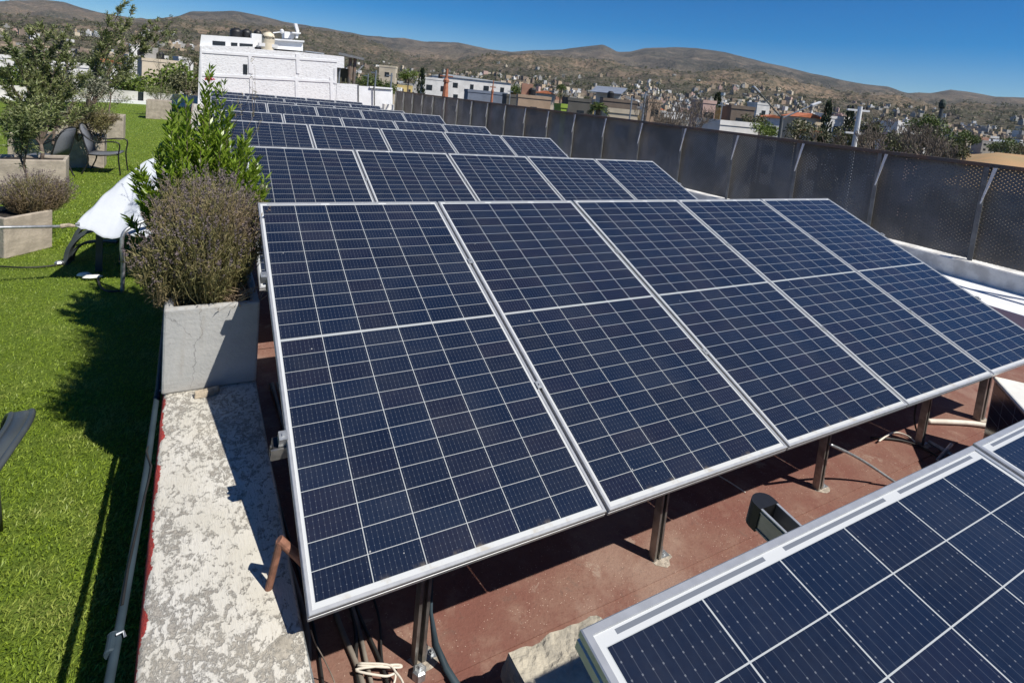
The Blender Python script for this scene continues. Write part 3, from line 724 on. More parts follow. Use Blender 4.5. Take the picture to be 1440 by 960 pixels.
# ------------------------------------------------------------------ fence, parapet
b = MB(); ys = list(np.arange(-4, 29.3, 0.12)); 
for y in ys:
    n = noise.noise(Vector((0, y * 2.2, 3))) * 0.02 + noise.noise(Vector((0, y * 7, 3))) * 0.008
    b.v += [(9.06 + n * .4, y, -0.32), (9.05 + n * .5, y, -0.062 + n * .3), (9.065 + n, y, -0.045 + n * 0.4), (9.33, y, -0.045), (9.34, y, -1.2)]
for i in range(len(ys) - 1):
    for j in range(4): q = i * 5 + j; b.f.append((q, q + 1, q + 6, q + 5)); b.mi.append(0)
tag(b.build('white_parapet', M['parapet']), 'low white parapet with flaking paint under the perforated fence', 'parapet')
b = MB(); b.box(7.95, 9.055, -6, 29, G - 0.03, -0.30)
tag(b.build('white_ledge', M['white_paint'], bevel=0.01), kind='structure')
fence = thing('perforated_fence', 'long dark expanded metal fence on posts along the right parapet', 'fence', (FX, 0, -0.045))
FT = 1.355
py = [1.97 + 1.4 * k for k in range(-2, 20)]
for i, y in enumerate(py):
    b = MB(); b.box(-0.03, 0.03, y - 0.005, y + 0.001, 0, FT); b.box(-0.03, -0.024, y - 0.060, y - 0.005, 0, FT); p = b.build('post', M['fence_post'], fence)
    b = MB(); z1, z0 = FT - 0.03, FT * 0.60
    b.v = [(-0.034, y - 0.05, z0), (-0.034, y - 0.035, z0), (-0.034, y - 0.16, z1), (-0.034, y - 0.115, z1), (-0.028, y - 0.05, z0), (-0.028, y - 0.035, z0), (-0.028, y - 0.16, z1), (-0.028, y - 0.115, z1)]
    b.v = [(-0.026 + (0 if k < 4 else 0.006) + 0.07 * (1 if k % 4 > 1 else 0) * 0, vv[1] + 0.0, vv[2]) for k, vv in enumerate(b.v)]
    b.v = [(x - 0.035, yy, z) for x, yy, z in b.v]
    b.f = [(0, 1, 3, 2), (5, 4, 6, 7), (0, 2, 6, 4), (1, 5, 7, 3), (2, 3, 7, 6), (0, 4, 5, 1)]; b.mi = [0] * 6
    b.build('strut', M['fence_strut'], fence)
    if i < len(py) - 1:
        b = MB(); zz = 0.012; ph = random.uniform(0, 6)
        while zz < FT - 0.02:          # expanded metal: inclined strands, open towards the high sun, closed to a level view
            for q in range(4):
                ya, yb = y + 1.4 * q / 4, y + 1.4 * (q + 1) / 4
                bu = [0.03 + 0.022 * math.sin(math.pi * (yy_ - y) / 1.4) * math.sin(ph + zz * 3) for yy_ in (ya, yb)]
                b.quad((bu[0], ya, zz), (bu[1], yb, zz), (bu[1] + 0.0115, yb, zz + 0.0275), (bu[0] + 0.0115, ya, zz + 0.0275))
            zz += 0.026
        b.build('mesh_panel', M['mesh'], fence)
b = MB(); b.box(-0.035, 0.04, py[0] - 0.03, py[-1] + 0.05, FT, FT + 0.022); b.box(-0.035, -0.03, py[0] - .03, py[-1] + .05, FT - 0.03, FT); b.build('top_rail', M['rail_top'], fence)
PU = [proj((FX, y, 1.3))[0] for y in py]
def bay(u):
    k = sum(1 for x in PU if x > u) - 1   # posts right of u
    return max(k - 1, 0)
# ------------------------------------------------------------------ white building at the far end
def wy(x): return 28.0 + (x + 0.2) * 0.13
def wpt(u, v, off=0.0):
    # intersection with wall plane y = 28 + .13(x+.2) + off
    d = ray(u, v); t = (28.0 + off + 0.13 * 0.2 + 0.13 * CAM.x - CAM.y) / (d.y - 0.13 * d.x); return CAM + d * t
wb = thing('white_building', 'tall whitewashed brick building closing the far end of the panel rows', 'building', (0, 0, 0))
def wallpoly(b, pix, off, th=0.3, zmin=None):
    P = [wpt(u, v, off) for u, v in pix]
    if zmin is not None: P = P[:]; P += [Vector((P[-1].x, P[-1].y, zmin)), Vector((P[0].x, P[0].y, zmin))]
    n = len(b.v); k = len(P); N = Vector((0.02, 1, 0)) * th
    b.v += [tuple(p) for p in P] + [tuple(p + N) for p in P]
    b.f.append(tuple(range(n, n + k))); b.f.append(tuple(reversed(range(n + k, n + 2 * k)))); b.mi += [0, 0]
    for i in range(k): j = (i + 1) % k; b.f.append((n + j, n + i, n + k + i, n + k + j)); b.mi.append(0)
b = MB(); wallpoly(b, [(281, 64), (358, 66), (358, 69), (426, 74), (484, 80), (484, 96), (474, 95), (474, 116)], 0, 5.0, G); b.build('wall', M['wall_white'], wb)
b = MB(); wallpoly(b, [(281, 64), (474, 80), (474, 84), (281, 72)], -0.03, 0.05)
b.v = []; b.f = []; b.mi = []
wallpoly(b, [(284, 71), (474, 85), (474, 88), (284, 74.5)], -0.035, 0.04); wallpoly(b, [(284, 103), (474, 114), (474, 117), (284, 107)], -0.035, 0.04)
for u in (349, 416): wallpoly(b, [(u, 76), (u + 5, 76.5), (u + 5.5, 104), (u + 1.0, 103.5)], -0.036, 0.04); 
for u in (351, 415, 464): wallpoly(b, [(u, 109), (u + 4.5, 109.5), (u + 5, 145), (u + 0.8, 145)], -0.034, 0.04)
wallpoly(b, [(281.5, 65), (284, 65), (284, 140), (281.5, 140)], -0.034, 0.04); wallpoly(b, [(470, 96), (474, 96), (474, 118), (470, 118)], -0.034, 0.04)
b.build('concrete_band', M['band'], wb)
b = MB(); wallpoly(b, [(283, 49), (320, 51.5), (358, 54), (358, 68), (281, 64)], 0.25, 4.0); b.build('upper_storey', M['white_paint'], wb)
b = MB(); wallpoly(b, [(354, 47), (368, 48.5), (368, 55), (427, 58), (428, 60), (426, 60), (426, 72), (354, 66)], 0.9, 3.0); b.build('roof_room', M['white_paint'], wb)
b = MB(); wallpoly(b, [(384, 54.5), (428, 57.5), (428, 59.5), (384, 56.5)], 0.7, 3.0); b.build('roof_slab', M['band'], wb)
for (u0, u1, v0, v1) in ((299, 317, 57.5, 63.5), (325, 334, 60, 66), (337, 355.5, 61, 67.5)):
    b = MB(); sl = 0.075; wallpoly(b, [(u0, v0), (u1, v0 + (u1 - u0) * sl), (u1, v1 + (u1 - u0) * sl), (u0, v1)], 0.23, 0.05); f = b.build('window', M['win'], wb)
b = MB(); wallpoly(b, [(342, 90.5), (348, 91), (348, 105), (342, 104.5)], -0.02, 0.05); b.build('window', M['win'], wb)
for (u, v, z) in ((352, 89, 0),): pass
b = MB(); wallpoly(b, [(430, 71.5), (456, 75), (456, 76.5), (430, 73)], 0.6, 1.5); b.build('roof_sheet', M['steel'], wb)
# boundary wall east of the building
lw = thing('boundary_wall', 'low white rendered wall between the white building and the fence', 'wall')
b = MB(); wallpoly(b, [(474, 117.5), (503, 119), (503, 122), (503, 150)], -0.02, 0.3, G); b.build('wall', M['wall_white'], lw)
b = MB(); wallpoly(b, [(505, 121), (520, 122), (520, 125), (552, 127), (552, 160)], 0.1, 0.25, G); b.build('wall_section', M['band'], lw)
b = MB(); wallpoly(b, [(520, 121.5), (552, 124), (552, 126), (520, 124)], 0.0, 0.5); b.build('coping', M['white_paint'], lw)
b = MB()
for u in (504, 526.5): wallpoly(b, [(u - 0.8, 119 + (u - 504) * .12), (u + 0.8, 119 + (u - 504) * .12), (u + 0.9, 155), (u - 0.5, 155)], -0.06, 0.05)
b.build('downpipe', M['alu_dark'], lw)
# stepped rubble ramp at wall foot
q = wpt(546, 160, -0.5); b = MB()
for i in range(4): b.box(q.x - 1.0 + i * 0.25, q.x + 0.35, q.y, q.y + 0.4, G + i * 0.3, G + i * 0.3 + 0.3)
tag(b.build('brick_steps', M['parapet']), 'small stepped brick pile where the white wall meets the fence', 'steps')
# shelter behind
sh = thing('metal_shelter', 'open metal shelter with thin sheet roof beside the white building', 'shelter')
b = MB(); P = [wpt(476, 77, 0.4), wpt(512, 85, 0.4), wpt(512, 86, 6), wpt(478, 79.5, 6)]
b.v = [tuple(p) for p in P] + [tuple(p + Vector((0, 0, 0.12))) for p in P]; b.f = [(3, 2, 1, 0), (4, 5, 6, 7), (0, 1, 5, 4), (1, 2, 6, 5), (2, 3, 7, 6), (3, 0, 4, 7)]; b.mi = [0] * 6
b.build('sheet_roof', M['alu_dark'], sh)
for u in (478.5, 493, 499.5):
    b = MB(); a = wpt(u, 82, 0.8); b.tube([a, (a.x, a.y, G)], 0.05 if u < 490 else 0.09, 8); b.build('post', M['steel'] if u < 490 else M['rail_top'], sh)
b = MB(); a = wpt(500, 103, 0.8); c = wpt(511, 92, 0.8); b.tube([a, c], 0.04, 6); b.build('brace', M['steel'], sh)
b = MB(); wallpoly(b, [(473, 96), (491, 97), (491, 116), (473, 115)], 1.2, 0.1); b.build('back_wall', simple('shed_olive', (0.07, 0.07, 0.045), 0.9), sh)
# tanks
def tank(u, vb, vt, wpx, off, mat, label, name='water_tank', text=False):
    c = wpt(u, vb, off); t = wpt(u, vt, off); h = t.z - c.z; r_ = (wpt(u + wpx / 2, vb, off) - c).length
    root = thing(name, label, 'water tank', c, group='water tanks on the white building')
    b = MB(); prof = [(r_ * 0.98, -0.5), (r_ * 0.98, h * 0.05)] + [(r_ * (1.0 if k % 2 else 0.965), h * (0.08 + 0.07 * k)) for k in range(9)] + [(r_ * 0.80, h * 0.84), (r_ * 0.42, h * 0.93)]
    b.lathe(prof, (0, 0, 0), 24); b.build('body', mat, root, smooth=True)
    b = MB(); b.lathe([(r_ * 0.42, h * 0.92), (r_ * 0.42, h), (r_ * 0.3, h * 1.01)], (0, 0, 0), 16); b.build('lid', mat, root)
    if text:
        cu = bpy.data.curves.new('lettering', 'FONT'); cu.body = 'Rotoplas'; cu.size = r_ * 0.62; cu.align_x = 'CENTER'; cu.extrude = 0.004; cu.shear = 0.4
        o = bpy.data.objects.new('tmp', cu); col.objects.link(o)
        dg = bpy.context.evaluated_depsgraph_get(); me = bpy.data.meshes.new_from_object(o.evaluated_get(dg)); bpy.data.objects.remove(o)
        me.name = 'lettering'
        for vtx in me.vertices:   # wrap around the tank
            a = vtx.co.x / (r_ * 1.0); rr = r_ * 1.015 + vtx.co.z; yy = vtx.co.y
            vtx.co = Vector((rr * math.sin(a), -rr * math.cos(a), yy + h * 0.42))
        me.materials.clear(); me.materials.append(M['black'])
        lt = bpy.data.objects.new('lettering', me); col.objects.link(lt); lt.parent = root; lt.rotation_euler = (0, 0, -0.12)
    return root
tank(332, 53, 39.5, 18, 2.0, M['tank_black'], 'black water tank, leftmost on the white building roof')
tank(346.5, 54, 41, 15, 2.2, M['tank_black'], 'black water tank in the middle of the three black ones')
tank(362, 53, 42, 11, 4.5, M['tank_black'], 'black water tank, smallest and furthest right of the black ones')
tank(377, 61.5, 45, 18, 0.3, M['tank_cream'], 'cream ribbed water tank with dark lettering beside the roof room', text=True)
b = MB(); a = wpt(377, 62, 0.3); b.box(a.x - 0.42, a.x + 0.42, a.y - 0.25, a.y + 0.4, a.z - 0.16, a.z); tag(b.build('tank_plinth', M['white_paint']), 'white plinth under the cream water tank', 'plinth')
root = thing('solar_heater', 'white rooftop water heater frame with tilted slab', 'water heater')
b = MB(); a = wpt(401, 55, 1.6); wallpoly(b, [(400, 44.5), (417, 46), (413, 55), (400, 54)], 1.6, 1.2); b.build('tank', M['white_paint'], root)
b = MB(); wallpoly(b, [(414, 33), (418, 33.5), (421, 44), (419, 54), (416, 54), (417, 45)], 1.3, 0.3); b.build('collector', M['white_paint'], root)
b = MB(); wallpoly(b, [(411, 45), (423, 46), (423, 48), (411, 47)], 1.2, 0.5); b.build('crosspiece', M['white_paint'], root)
b = MB(); a = wpt(384, 46.5, 1.5); c = wpt(398, 45, 1.5); b.tube([a, c], 0.03, 6); b.lathe([(0.03, -0.12), (0.10, -0.06), (0.10, 0.06), (0.03, 0.12)], wpt(396.5, 44.5, 1.5), 12)
tag(b.build('roof_antenna', M['white_paint']), 'small white antenna arm with round head beside the water heater', 'antenna')

# ------------------------------------------------------------------ low walls at the rear of the turf
wl = thing('rear_wall', 'low pale concrete wall closing the turf at the rear', 'wall')
b = MB()
def seg(b, p, q, z0, z1, t=0.2):
    p, q = Vector(p), Vector(q); d = (q - p); L = d.length; d.normalize(); n = Vector((-d.y, d.x))
    T = Matrix(((d.x, n.x, 0, p.x), (d.y, n.y, 0, p.y), (0, 0, 1, 0), (0, 0, 0, 1))); b.box(0, L, 0, t, z0, z1, 0, T)
seg(b, (-12.5, 25.5), (-4.3, 33.9), G, -0.02); seg(b, (-4.3, 34.0), (-2.95, 34.1), G, -0.02); seg(b, (-2.7, 34.1), (0.6, 34.4), G, -0.02)
b.build('wall', M['lowwall'], wl)
b = MB(); seg(b, (-12.4, 25.1), (-4.1, 33.6), G, G + 0.16, 0.3); seg(b, (-4.1, 33.65), (0.6, 34.0), G, G + 0.16, 0.3); b.build('plinth', M['white_paint'], wl)
b = MB(); seg(b, (-2.95, 34.2), (-2.7, 34.2), G, -0.05); b.build('door_gap', M['win'], wl)
b = MB(); q = onz(43, 190, G); b.box(q.x - 0.14, q.x + 0.14, q.y - 0.1, q.y + 0.1, G + 0.001, G + 0.26)
tag(b.build('white_box', M['white_paint'], bevel=0.02), 'small white box standing on the turf behind the patio chairs', 'box')

# ------------------------------------------------------------------ plants
RMIN = 0.0
def branch_tree(b, p, d, L, r, depth, spread, tips, seg=6, gnarl=0.25, ups=0.15, split=(2, 3), shrink=0.72):
    pts = [Vector(p)]; rs = [r]; d = Vector(d).normalized(); q = Vector(p)
    for i in range(4):
        d = (d + Vector((random.gauss(0, gnarl), random.gauss(0, gnarl), random.gauss(0, gnarl) + ups)) * 0.35).normalized()
        q = q + d * L / 4; pts.append(q.copy()); rs.append(max(RMIN, r * (1 - 0.11 * (i + 1))))
    b.tube(pts, rs, seg, cap=False)
    tips.append((pts[2].copy(), d.copy(), depth)); tips.append((q.copy(), d.copy(), depth))
    if depth == 0: return
    for k in range(random.randint(*split)):
        nd = (d + Vector((random.gauss(0, 1), random.gauss(0, 1), random.gauss(0.1, 0.6))).normalized() * spread).normalized()
        branch_tree(b, pts[random.randint(2, 4)] if k else q, nd, L * shrink * random.uniform(0.8, 1.15), r * 0.58, depth - 1, spread, tips, max(4, seg - 1), gnarl, ups, split, shrink)

def twig_leaves(tips, n_per, rad, L, W_, alongup=0.3):
    B, D = [], []
    for p, d, dep in tips:
        n = n_per if dep <= 1 else max(1, n_per // 3)
        # leaves arranged along little twigs leaving the tip
        for k in range(max(1, n // 12)):
            td = (np.array(d) * 0.8 + rng.normal(size=3) * 0.65 + np.array([0, 0, alongup])); td /= np.linalg.norm(td)
            ln = rad * (0.6 + 0.8 * rng.random()); t = rng.random((12, 1))
            pos = np.array(p) + td * ln * t + rng.normal(size=(12, 3)) * rad * 0.06
            B.append(pos); D.append(td * 0.8 + rng.normal(size=(12, 3)) * 0.55)
    B = np.concatenate(B); D = np.concatenate(D); N = len(B)
    return leaf_polys(B, D, L * (0.6 + 0.7 * rng.random(N)), W_ * (0.7 + 0.6 * rng.random(N))).reshape(-1, 3)

# lavender
def lavender(name, label, c, rx, ry, h, n, base_z, lean=0.8, group=None, flowers=1.0, hscale=None):
    """c centre, rx,ry radii, h height; stems fan out of the base"""
    root = thing(name, label, 'lavender bush', (c[0], c[1], base_z), group=group)
    a = rng.random(n) * 6.283; rr = np.sqrt(rng.random(n))
    bx = np.cos(a) * rr * rx * 0.5; by = np.sin(a) * rr * ry * 0.75
    hh = h * (0.50 + 0.54 * rng.random(n)) * (1 - 0.42 * rr ** 2)
    base = np.stack([bx, by, np.zeros(n)], 1)
    d = np.stack([np.cos(a) * rr * lean * rx / h * 1.1, np.sin(a) * rr * lean * ry / h * 0.5, np.ones(n)], 1) + rng.normal(size=(n, 3)) * 0.13
    d = unit(d)
    tip = base + d * hh[:, None]; mid = (base + tip) / 2 + np.stack([np.cos(a) * rr * 0.03, np.sin(a) * rr * .03, -0.02 * np.ones(n)], 1)
    side = unit(np.cross(d, rng.normal(size=(n, 3)))) * 0.0016
    st = np.concatenate([np.stack([base - side, base + side, mid + side, mid - side], 1), np.stack([mid - side, mid + side, tip + side * .5, tip - side * .5], 1)]).reshape(-1, 3)
    npmesh('stems', st, 4, M['lav_leaf'], root)
    # leaves whorled along the lower 3/4
    k = 30; t = rng.random((n, k, 1)) ** 0.7 * 0.90 + 0.04
    P = base[:, None, :] + (tip - base)[:, None, :] * t + rng.normal(size=(n, k, 3)) * 0.008; P = P.reshape(-1, 3)
    Dd = unit(np.repeat(d, k, 0) * 0.9 + rng.normal(size=(n * k, 3)) * 0.5)
    npmesh('foliage', leaf_polys(P, Dd, 0.036 * (0.6 + 0.8 * rng.random(len(P))), 0.0062, 0.1).reshape(-1, 3), 4, M['lav_leaf'], root)
    # flower spikes: three whorls of bracts
    m = rng.random(n) < flowers; T_ = tip[m]; Dm = d[m]; K = 16
    tt = rng.random((len(T_), K, 1)) * 0.042
    P = (T_[:, None, :] + Dm[:, None, :] * tt + rng.normal(size=(len(T_), K, 3)) * 0.0032).reshape(-1, 3)
    Dd = unit(np.repeat(Dm, K, 0) + rng.normal(size=(len(P), 3)) * 0.6)
    npmesh('flowers', leaf_polys(P, Dd, 0.0135, 0.0065, 0.1).reshape(-1, 3), 4, M['lav_flower'], root)
    return root
lavender('lavender_bush', 'large grey-green lavender bush with faded purple spikes filling the grey planter', (-0.24, 2.18), 0.255, 0.56, 0.66, 1300, KT + 0.40, 1.0, flowers=0.45)
lavender('lavender_bush', 'lavender bush at the rear of the grey planter beside the bright leafy shrub', (-0.26, 2.95), 0.28, 0.55, 0.62, 800, KT + 0.40, 1.0, flowers=0.6)
lavender('lavender_bush', 'low sprawling lavender clump leaning over the left rim of the grey planter', (-0.40, 2.05), 0.20, 0.36, 0.46, 260, KT + 0.40, 1.2, flowers=0.5)
# dry stalks at front right corner of the planter
n = 130; a = rng.random(n) * 6.283; B = np.stack([-0.10 + rng.normal(size=n) * 0.05, 1.80 + rng.normal(size=n) * 0.05, np.full(n, KT + 0.41)], 1)
D = np.stack([np.cos(a) * 0.6, np.sin(a) * 0.6 - 0.2, np.ones(n) * 0.9], 1)
tag(npmesh('dry_grass_tuft', leaf_polys(B, D, 0.20 * (0.4 + 0.8 * rng.random(n)), 0.005, 0.5).reshape(-1, 3), 4, M['dry']), 'straw coloured dry grass tuft at the front right corner of the grey planter', 'dry grass')

def shrub(label, c, h, rx, ry, nst, nl):
    root = thing('leafy_shrub', label, 'shrub', c); b = MB(); B, D = [], []
    for i in range(nst):
        a = rng.random() * 6.283; rr = math.sqrt(rng.random()); hh = h * (1.0 - 0.50 * rr ** 1.3) * (0.60 + 0.45 * rng.random())
        p = np.array([math.cos(a) * rr * rx * 0.25, math.sin(a) * rr * ry * 0.25, 0.0]); e = np.array([math.cos(a) * rr * rx, math.sin(a) * rr * ry, hh])
        mid = p * 0.5 + e * 0.5 + np.array([0, 0, hh * 0.06]) + np.array([math.cos(a) * rr * rx, math.sin(a) * rr * ry, 0]) * 0.12
        ts = np.linspace(0, 1, 7); C_ = [(1 - t) ** 2 * p + 2 * t * (1 - t) * mid + t * t * e for t in ts]
        b.tube([tuple(q) for q in C_], [0.006 * (1 - 0.7 * t) for t in ts], 5, cap=False)
        t = 0.28 + 0.75 * rng.random((nl, 1)); P = (1 - t) ** 2 * p + 2 * t * (1 - t) * mid + t * t * e
        tan = unit(e - mid); ang = rng.random(nl) * 6.283
        B.append(P + rng.normal(size=(nl, 3)) * 0.004)
        D.append(tan * 0.95 + np.stack([np.cos(ang), np.sin(ang), np.zeros(nl)], 1) * 0.62)
    B = np.concatenate(B); D = np.concatenate(D)
    b.build('stem', M['bark'], root)
    npmesh('foliage', leaf_polys(B, D, 0.095 * (0.55 + 0.6 * rng.random(len(B))), 0.018, 0.22).reshape(-1, 3), 4, M['oleander'], root)
    return root
shrub('tall bright green narrow-leaved shrub rising behind the lavender bush', (-0.27, 3.55, KT - 0.1), 1.80, 0.47, 0.42, 165, 115)
# small pink blossom and its twiggy plant
p = ony(294, 110, 4.4); b = MB(); tips = []
root = thing('blossom_plant', 'thin twiggy plant with one pink blossom behind the green shrub', 'plant', (p.x, p.y, G))
for k in range(5): branch_tree(b, (0, 0, 0.2), (random.gauss(0, .12), random.gauss(0, .12), 1), 1.0, 0.007, 2, 0.5, tips, 5, 0.2, 0.3, (1, 2), 0.6)
b.build('stem', M['twig'], root); npmesh('foliage', twig_leaves(tips, 12, 0.09, 0.03, 0.006), 4, M['lav_leaf'], root)
c = np.array([0, 0, p.z - G]); B = c + rng.normal(size=(60, 3)) * 0.016; npmesh('blossom', leaf_polys(B, rng.normal(size=(60, 3)), 0.026, 0.02).reshape(-1, 3), 4, M['pink'], root)

# planters on the turf (front corner positions measured on the turf)
def pix_planter(label, corner, rz, sx, sy, sz, grp='brown planters on the turf'):
    c = onz(*corner, G); return planter('planter_box', label, c, rz, sx, sy, sz, M['planter'], group=grp)
pA = pix_planter('square brown planter near the left edge holding a lavender bush', (6, 365), 0.88, 0.53, 0.53, 0.45)
pB = pix_planter('long brown planter with dark soil under the big olive tree', (89, 287), 1.15, 0.55, 0.50, 0.66)
pB.scale = (1, 1, 1)
def box_from(label, uv_fr, ang, w_, dpt, h):
    c = onz(*uv_fr, G); d = Vector((math.cos(ang), math.sin(ang), 0)); o = c - d * w_
    return planter('planter_box', label, o, ang, w_, dpt, h, M['planter'], group='brown planters on the turf')
for o in list(pB.children): bpy.data.objects.remove(o)
bpy.data.objects.remove(pB)
box_from('long brown planter with dark soil under the big olive tree', (92, 286), 0.08, 1.5, 0.55, 0.66)
box_from('brown planter behind the patio chairs with low grey bushes', (146, 237), 0.02, 1.5, 0.5, 0.66)
box_from('brown planter around the slender pale trunk tree', (173, 197), 0.0, 1.5, 0.6, 0.68)
box_from('narrow brown planter with a round grey bush, furthest back on the turf', (240, 169), 0.0, 0.85, 0.8, 0.75)
lavender('lavender_bush', 'grey-green lavender bush in the square planter at the left edge', (onz(38, 355, G).x, onz(38, 355, G).y + 0.38), 0.36, 0.36, 0.46, 700, G + 0.40, 1.1)

def olive(label, base, h, lean, mat, n_per, rad, leafL, leafW, L0, r0, depth=4, spread=0.7, extra=(), ups=0.3, split=(2, 3), name='olive_tree', cat='tree', shrink=0.7):
    root = thing(name, label, cat, base); b = MB(); tips = []
    branch_tree(b, (0, 0, 0), lean, L0, r0, depth, spread, tips, 8, 0.22, ups, split, shrink)
    for (p, d, L, r) in extra: branch_tree(b, p, d, L, r, 3, 0.55, tips, 6, 0.2, 0.2, (2, 3), 0.66)
    zmax = max(t[0].z for t in tips); b_ = h / zmax
    b.v = [(x * b_, y * b_, z * b_) for x, y, z in b.v]; tips = [(p * b_, d, dep) for p, d, dep in tips if dep < depth]
    b.build('trunk', M['bark'], root, smooth=True); npmesh('foliage', twig_leaves(tips, n_per, rad, leafL, leafW), 4, mat, root); return root
def shoot_tree(label, base, th_, ends, nst, nl, mat, LL, LW, spread, name='olive_tree', r0=0.03, tmin=0.30):
    """trunk of height th_, then curved shoots towards the given end points (relative, metres)"""
    root = thing(name, label, 'tree', base); b = MB(); tr = [(0, 0, 0), (0.02, 0.01, th_ * 0.5), (0.0, 0.0, th_)]; b.tube(tr, [r0, r0 * 0.85, r0 * 0.7], 8); B, D = [], []
    E_ = np.array([e[:3] for e in ends]); W_ = np.array([e[3] for e in ends], float); W_ /= W_.sum()
    mains = []
    for e in E_:
        c1 = np.array([e[0] * 0.25, e[1] * .25, th_ + (e[2] - th_) * 0.5]); mains.append(c1)
        ts = np.linspace(0, 1, 8); s0 = np.array([0, 0, th_ * 0.95]); C_ = [(1 - t) ** 2 * s0 + 2 * t * (1 - t) * c1 + t * t * e for t in ts]
        b.tube([tuple(q) for q in C_], [r0 * 0.55 * (1 - 0.85 * t) for t in ts], 6, cap=False)
    for i in range(nst):
        k = rng.choice(len(E_), p=W_); e = E_[k]; c1 = mains[k]; s0 = np.array([0, 0, th_ * 0.95]); t = rng.uniform(tmin, 0.95)
        p = (1 - t) ** 2 * s0 + 2 * t * (1 - t) * c1 + t * t * e; tan = unit(2 * (1 - t) * (c1 - s0) + 2 * t * (e - c1))
        off = rng.normal(size=3); off[2] = abs(off[2]) * 0.6; off = unit(off) * spread * rng.uniform(0.35, 1.1) * (1.15 - 0.6 * t); q = p + tan * spread * rng.uniform(0.1, 0.8) + off
        mid = p * 0.45 + q * 0.55 + np.array([0, 0, -0.04 * spread]) + off * 0.15
        us = np.linspace(0, 1, 5); C_ = [(1 - u) ** 2 * p + 2 * u * (1 - u) * mid + u * u * q for u in us]; b.tube([tuple(x) for x in C_], [0.006 * (1 - 0.7 * u) for u in us], 4, cap=False)
        u = 0.15 + 0.9 * rng.random((nl, 1)); P = (1 - u) ** 2 * p + 2 * u * (1 - u) * mid + u * u * q; tg = unit(q - mid); ang = rng.normal(size=(nl, 3))
        B.append(P + rng.normal(size=(nl, 3)) * 0.008); D.append(tg * 0.9 + unit(ang) * 0.75)
    B = np.concatenate(B); D = np.concatenate(D); b.build('trunk', M['bark'], root, smooth=True)
    npmesh('foliage', leaf_polys(B, D, LL * (0.6 + 0.6 * rng.random(len(B))), LW, 0.2).reshape(-1, 3), 4, mat, root); return root
def rel(u, v, y, base): p = ony(u, v, y); return (p.x - base[0], p.y - base[1] + random.uniform(-.35, .35), p.z - base[2])
random.seed(21); bs = (-2.36, 9.35, G + 0.55)
shoot_tree('bushy dark olive tree growing from the long planter at the left', bs, 0.30, [rel(u, v, 9.35, bs) + (w_,) for u, v, w_ in ((18, 58, 1), (40, 42, 1.2), (62, 36, 1.2), (92, 45, 1), (8, 100, 1), (30, 90, 1.2), (60, 80, 1.4), (100, 85, 1.2), (122, 105, 1), (20, 140, .8), (55, 125, 1.2), (95, 130, 1), (115, 160, .8), (15, 165, .6), (75, 170, .8))],
           250, 44, M['olive'], 0.078, 0.016, 0.27, tmin=0.45)
random.seed(5)
olive('small leafy olive growing at the far left edge in the brown planter', (onz(20, 300, -0.0).x - 0.15, 7.2, G + 0.4), 1.15, (-0.1, 0, 1), M['olive'], 72, 0.16, 0.055, 0.014, 0.4, 0.018, 3, 0.8)
random.seed(12); bs = (-2.28, 12.75, G + 0.6)
shoot_tree('tall airy olive tree with branches reaching into the sky', bs, 0.40, [rel(u, v, 12.75, bs) + (w_,) for u, v, w_ in ((158, 18, 1.6), (172, 4, 1.6), (188, 14, 1.3), (150, 60, 1.0), (165, 45, 1.2), (205, 36, .8), (222, 30, 1), (243, 26, 1.2), (250, 38, .8), (212, 66, .9), (190, 85, .7), (128, 85, .8), (142, 105, .8), (175, 110, .5))],
           170, 34, M['olive'], 0.085, 0.019, 0.24, tmin=0.55, r0=0.032)
random.seed(31)
olive('pale silvery olive between the two larger trees', (-2.6, 11.6, G + 0.55), 1.55, (0.0, 0, 1), M['olive_pale'], 96, 0.22, 0.08, 0.02, 0.55, 0.022, 3, 0.8)
random.seed(8)
olive('slender pale trunk tree in the third planter', (onz(152, 160, 0).x * 0 - 2.47, 18.2, G + 0.6), 1.5, (-0.05, 0, 1), M['olive'], 60, 0.25, 0.08, 0.02, 0.8, 0.035, 3, 0.6)
random.seed(9)
olive('thin sapling with sparse pale crown at the rear of the turf', (-1.6, 26.8, G + 0.6), 2.15, (0.0, 0, 1), M['olive_pale'], 12, 0.2, 0.07, 0.016, 1.4, 0.02, 2, 0.4)
for (u, v, y, r_, lab, mt) in ((110, 180, 12.2, 0.45, 'low grey bush in the planter behind the patio chairs', 'lav_leaf'), (140, 183, 12.4, 0.38, 'reddish grey low bush at the right end of the chair planter', 'lav_leaf'),
                          (226, 136, 26.6, 0.55, 'round grey bush in the furthest planter', 'olive'), (140, 147, 18.4, 0.6, 'low green bush around the slender pale trunk', 'olive')):
    root = thing('small_bush', lab, 'bush', ony(u, v, y)); b = MB(); tips = []
    for k in range(7): branch_tree(b, (0, 0, -r_ * 0.6), (random.gauss(0, .6), random.gauss(0, .6), 1), r_ * 0.7, 0.012, 2, 0.8, tips, 5, 0.2, 0.2)
    b.build('stem', M['bark'], root); npmesh('foliage', twig_leaves(tips, 36, r_ * 0.3, 0.05, 0.012), 4, M[mt], root)

